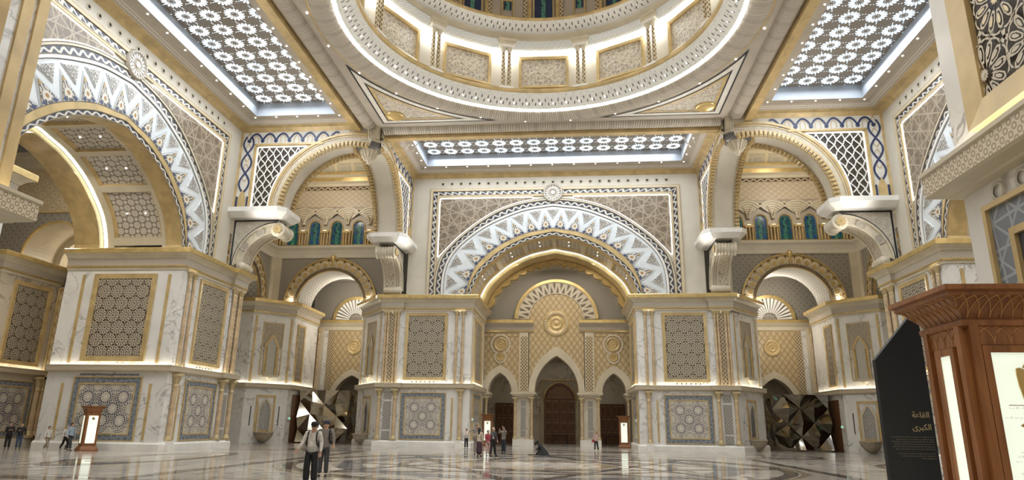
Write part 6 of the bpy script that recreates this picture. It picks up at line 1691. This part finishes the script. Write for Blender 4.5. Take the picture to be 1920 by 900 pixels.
P_,hd=person('man in grey with a dark cap half hidden behind the woman in the white sweater',(-7.15,-10.6,0),1.98,.2,'cloth_grey','cloth_slate','hair_black',armR=[(.27,-.05,1.2),(.30,-.14,1.0)])
one('cap',lambda b:b.lathe([(.112,.065),(.116,.095),(.1,.145),(.06,.17),(.0,.175)],(hd[0],hd[1]+.01),14),['cloth_navy'],P_,loc=(0,0,hd[2]))
one('backpack_strap',lambda b:b.tube([(.13,.1,1.4),(.14,.02,1.49),(.145,-.1,1.4),(.15,-.13,1.2),(.17,.02,1.05)],.03,6),['cloth_black'],P_)
hold=lambda q:[(q*.24,-.08,1.15),(q*.1,-.25,1.22)]
person('man in a black suit holding a phone at the far left',(-34.3,6.1,0),1.7,.9,'cloth_black','cloth_black','hair_black',armL=hold(-1),armR=hold(1))
person('woman in a black top and jeans with a pale scarf beside the man in black',(-33.7,6.3,0),1.66,.7,'cloth_black','cloth_jeans','hair_black',scarf='cloth_beige',armL=hold(-1))
stride=dict(legL=[(-.09,-.16,.52),(-.09,-.20,.10)],legR=[(.09,.10,.50),(.09,.38,.16)])
stride2=dict(legL=[(-.09,.08,.50),(-.09,.30,.13)],legR=[(.09,-.14,.52),(.09,-.20,.09)])
person('man in a white shirt and khaki trousers striding, with a black hip bag',(-31.25,5.7,0),1.5,1.35,'cloth_white','cloth_khaki','hair_brown','shoe_light',**stride)
person('person in a white shirt and black trousers between two striding men',(-30.75,6.6,0),1.54,1.4,'cloth_white','cloth_black','hair_grey',**stride2)
person('man in a light blue shirt and dark trousers striding beside the left kiosk',(-29.9,5.9,0),1.72,1.45,'cloth_sky','cloth_slate','hair_black',**stride)
person('person in a white shirt with folded arms by the left far pier',(-7.24,22.6,0),1.66,0,'cloth_white','cloth_black','hair_black',armL=[(-.24,-.1,1.17),(.06,-.2,1.2)],armR=[(.24,-.1,1.15),(-.06,-.2,1.16)])
up=lambda q:[(q*.30,-.16,1.36),(q*.12,-.12,1.6)]
person('tall man in grey with a raised arm behind the woman in the long skirt',(-4.68,11.0,0),1.98,.3,'cloth_grey','cloth_grey','hair_brown',armL=[(-.36,-.1,1.4),(-.5,-.15,1.25)],armR=up(1))
person('woman in a beige blouse and long plum skirt, seen from behind',(-4.13,8.4,0),1.76,pi-.3,'cloth_beige','cloth_plum','hair_black',female=True,skirt=True,armR=[(.30,-.1,1.25),(.42,-.2,1.3)])
P_,hd=person('man in black bending forward with one arm stretched out',(-3.3,8.8,0),1.86,1.0,'cloth_slate','cloth_black','hair_grey',lean=(-.16,-.16),armL=[(-.34,-.26,1.2),(-.5,-.42,1.08)],armR=[(.2,-.1,1.12),(.16,-.2,.9)],legL=[(-.16,0,.5),(-.22,.02,.09)],legR=[(.18,.02,.5),(.30,.05,.09)])
P_,hd=person('person in a red top and pale trousers hidden behind the bending man',(-3.72,9.6,0),1.62,.5,'cloth_red','cloth_pink','hair_brown',armL=[(-.22,-.1,1.1),(-.1,-.22,.98)])
person('man in a brown shirt raising his phone to take a picture',(-3.15,13.8,0),1.86,-.6,'cloth_grey','cloth_navy','hair_black',armL=[(-.26,-.22,1.3),(-.08,-.34,1.5)],armR=[(.28,-.22,1.42),(.24,-.36,1.66)])
P_,hd=person('woman in a pink blouse and black trousers with a red bag, one arm raised',(3.6,22.6,0),1.52,.1,'cloth_pink','cloth_black','hair_black','shoe_light',female=True,armR=[(.3,-.12,1.45),(.28,-.2,1.7)],legL=[(-.11,0,.5),(-.14,.02,.09)],legR=[(.12,0,.5),(.2,.02,.09)])
one('red_bag',lambda b:b.extr([(-.42,.8),(-.16,.78),(-.14,1.0),(-.26,1.06),(-.38,1.0)],-.1,.02,0,None,True),['cloth_plum' if False else 'cloth_red'],P_)
# woman kneeling in a black abaya
kn=thing('person','woman in a black abaya kneeling on the floor with bowed head','person',(-.45,12.7,0),-rt+.1,'visitors in the hall')
def rings(name,R,mat,par):
    one(name,lambda b:(b.grid([[(rx*math.cos(2*pi*k/18)*(1+.04*math.sin(5*k)),cy+ry*math.sin(2*pi*k/18),z) for k in range(18)] for z,cy,rx,ry in R],True),),[mat],par)
rings('robe',[(.0,.10,.36,.50),(.10,.10,.33,.44),(.25,.10,.27,.33),(.42,.06,.22,.22),(.58,-.02,.20,.17),(.68,-.09,.16,.13),(.76,-.14,.08,.08),(.80,-.16,.02,.02)],'cloth_black',kn)
rings('head_scarf',[(.66,-.40,.02,.02),(.68,-.39,.07,.06),(.74,-.35,.10,.10),(.82,-.29,.115,.125),(.90,-.24,.10,.115),(.95,-.2,.05,.07),(.965,-.19,.005,.005)],'cloth_black',kn)
skin('arm',[[(.17,-.05,.6,.06),(.2,-.2,.42,.055),(.1,-.36,.3,.04)],[(-.17,-.05,.6,.06),(-.2,-.2,.42,.055),(-.1,-.36,.3,.04)]][:1],'cloth_black',kn,1); skin('arm',[[(-.17,-.05,.6,.06),(-.2,-.2,.42,.055),(-.1,-.36,.3,.04)]],'cloth_black',kn,1)
skin('face',[[(0,-.37,.78,.055),(0,-.41,.74,.045)]],'skin',kn,1)
one('prayer_mat',lambda b:b.box(-.35,.35,-.9,.6,0.008,.02),['cloth_black'],kn)
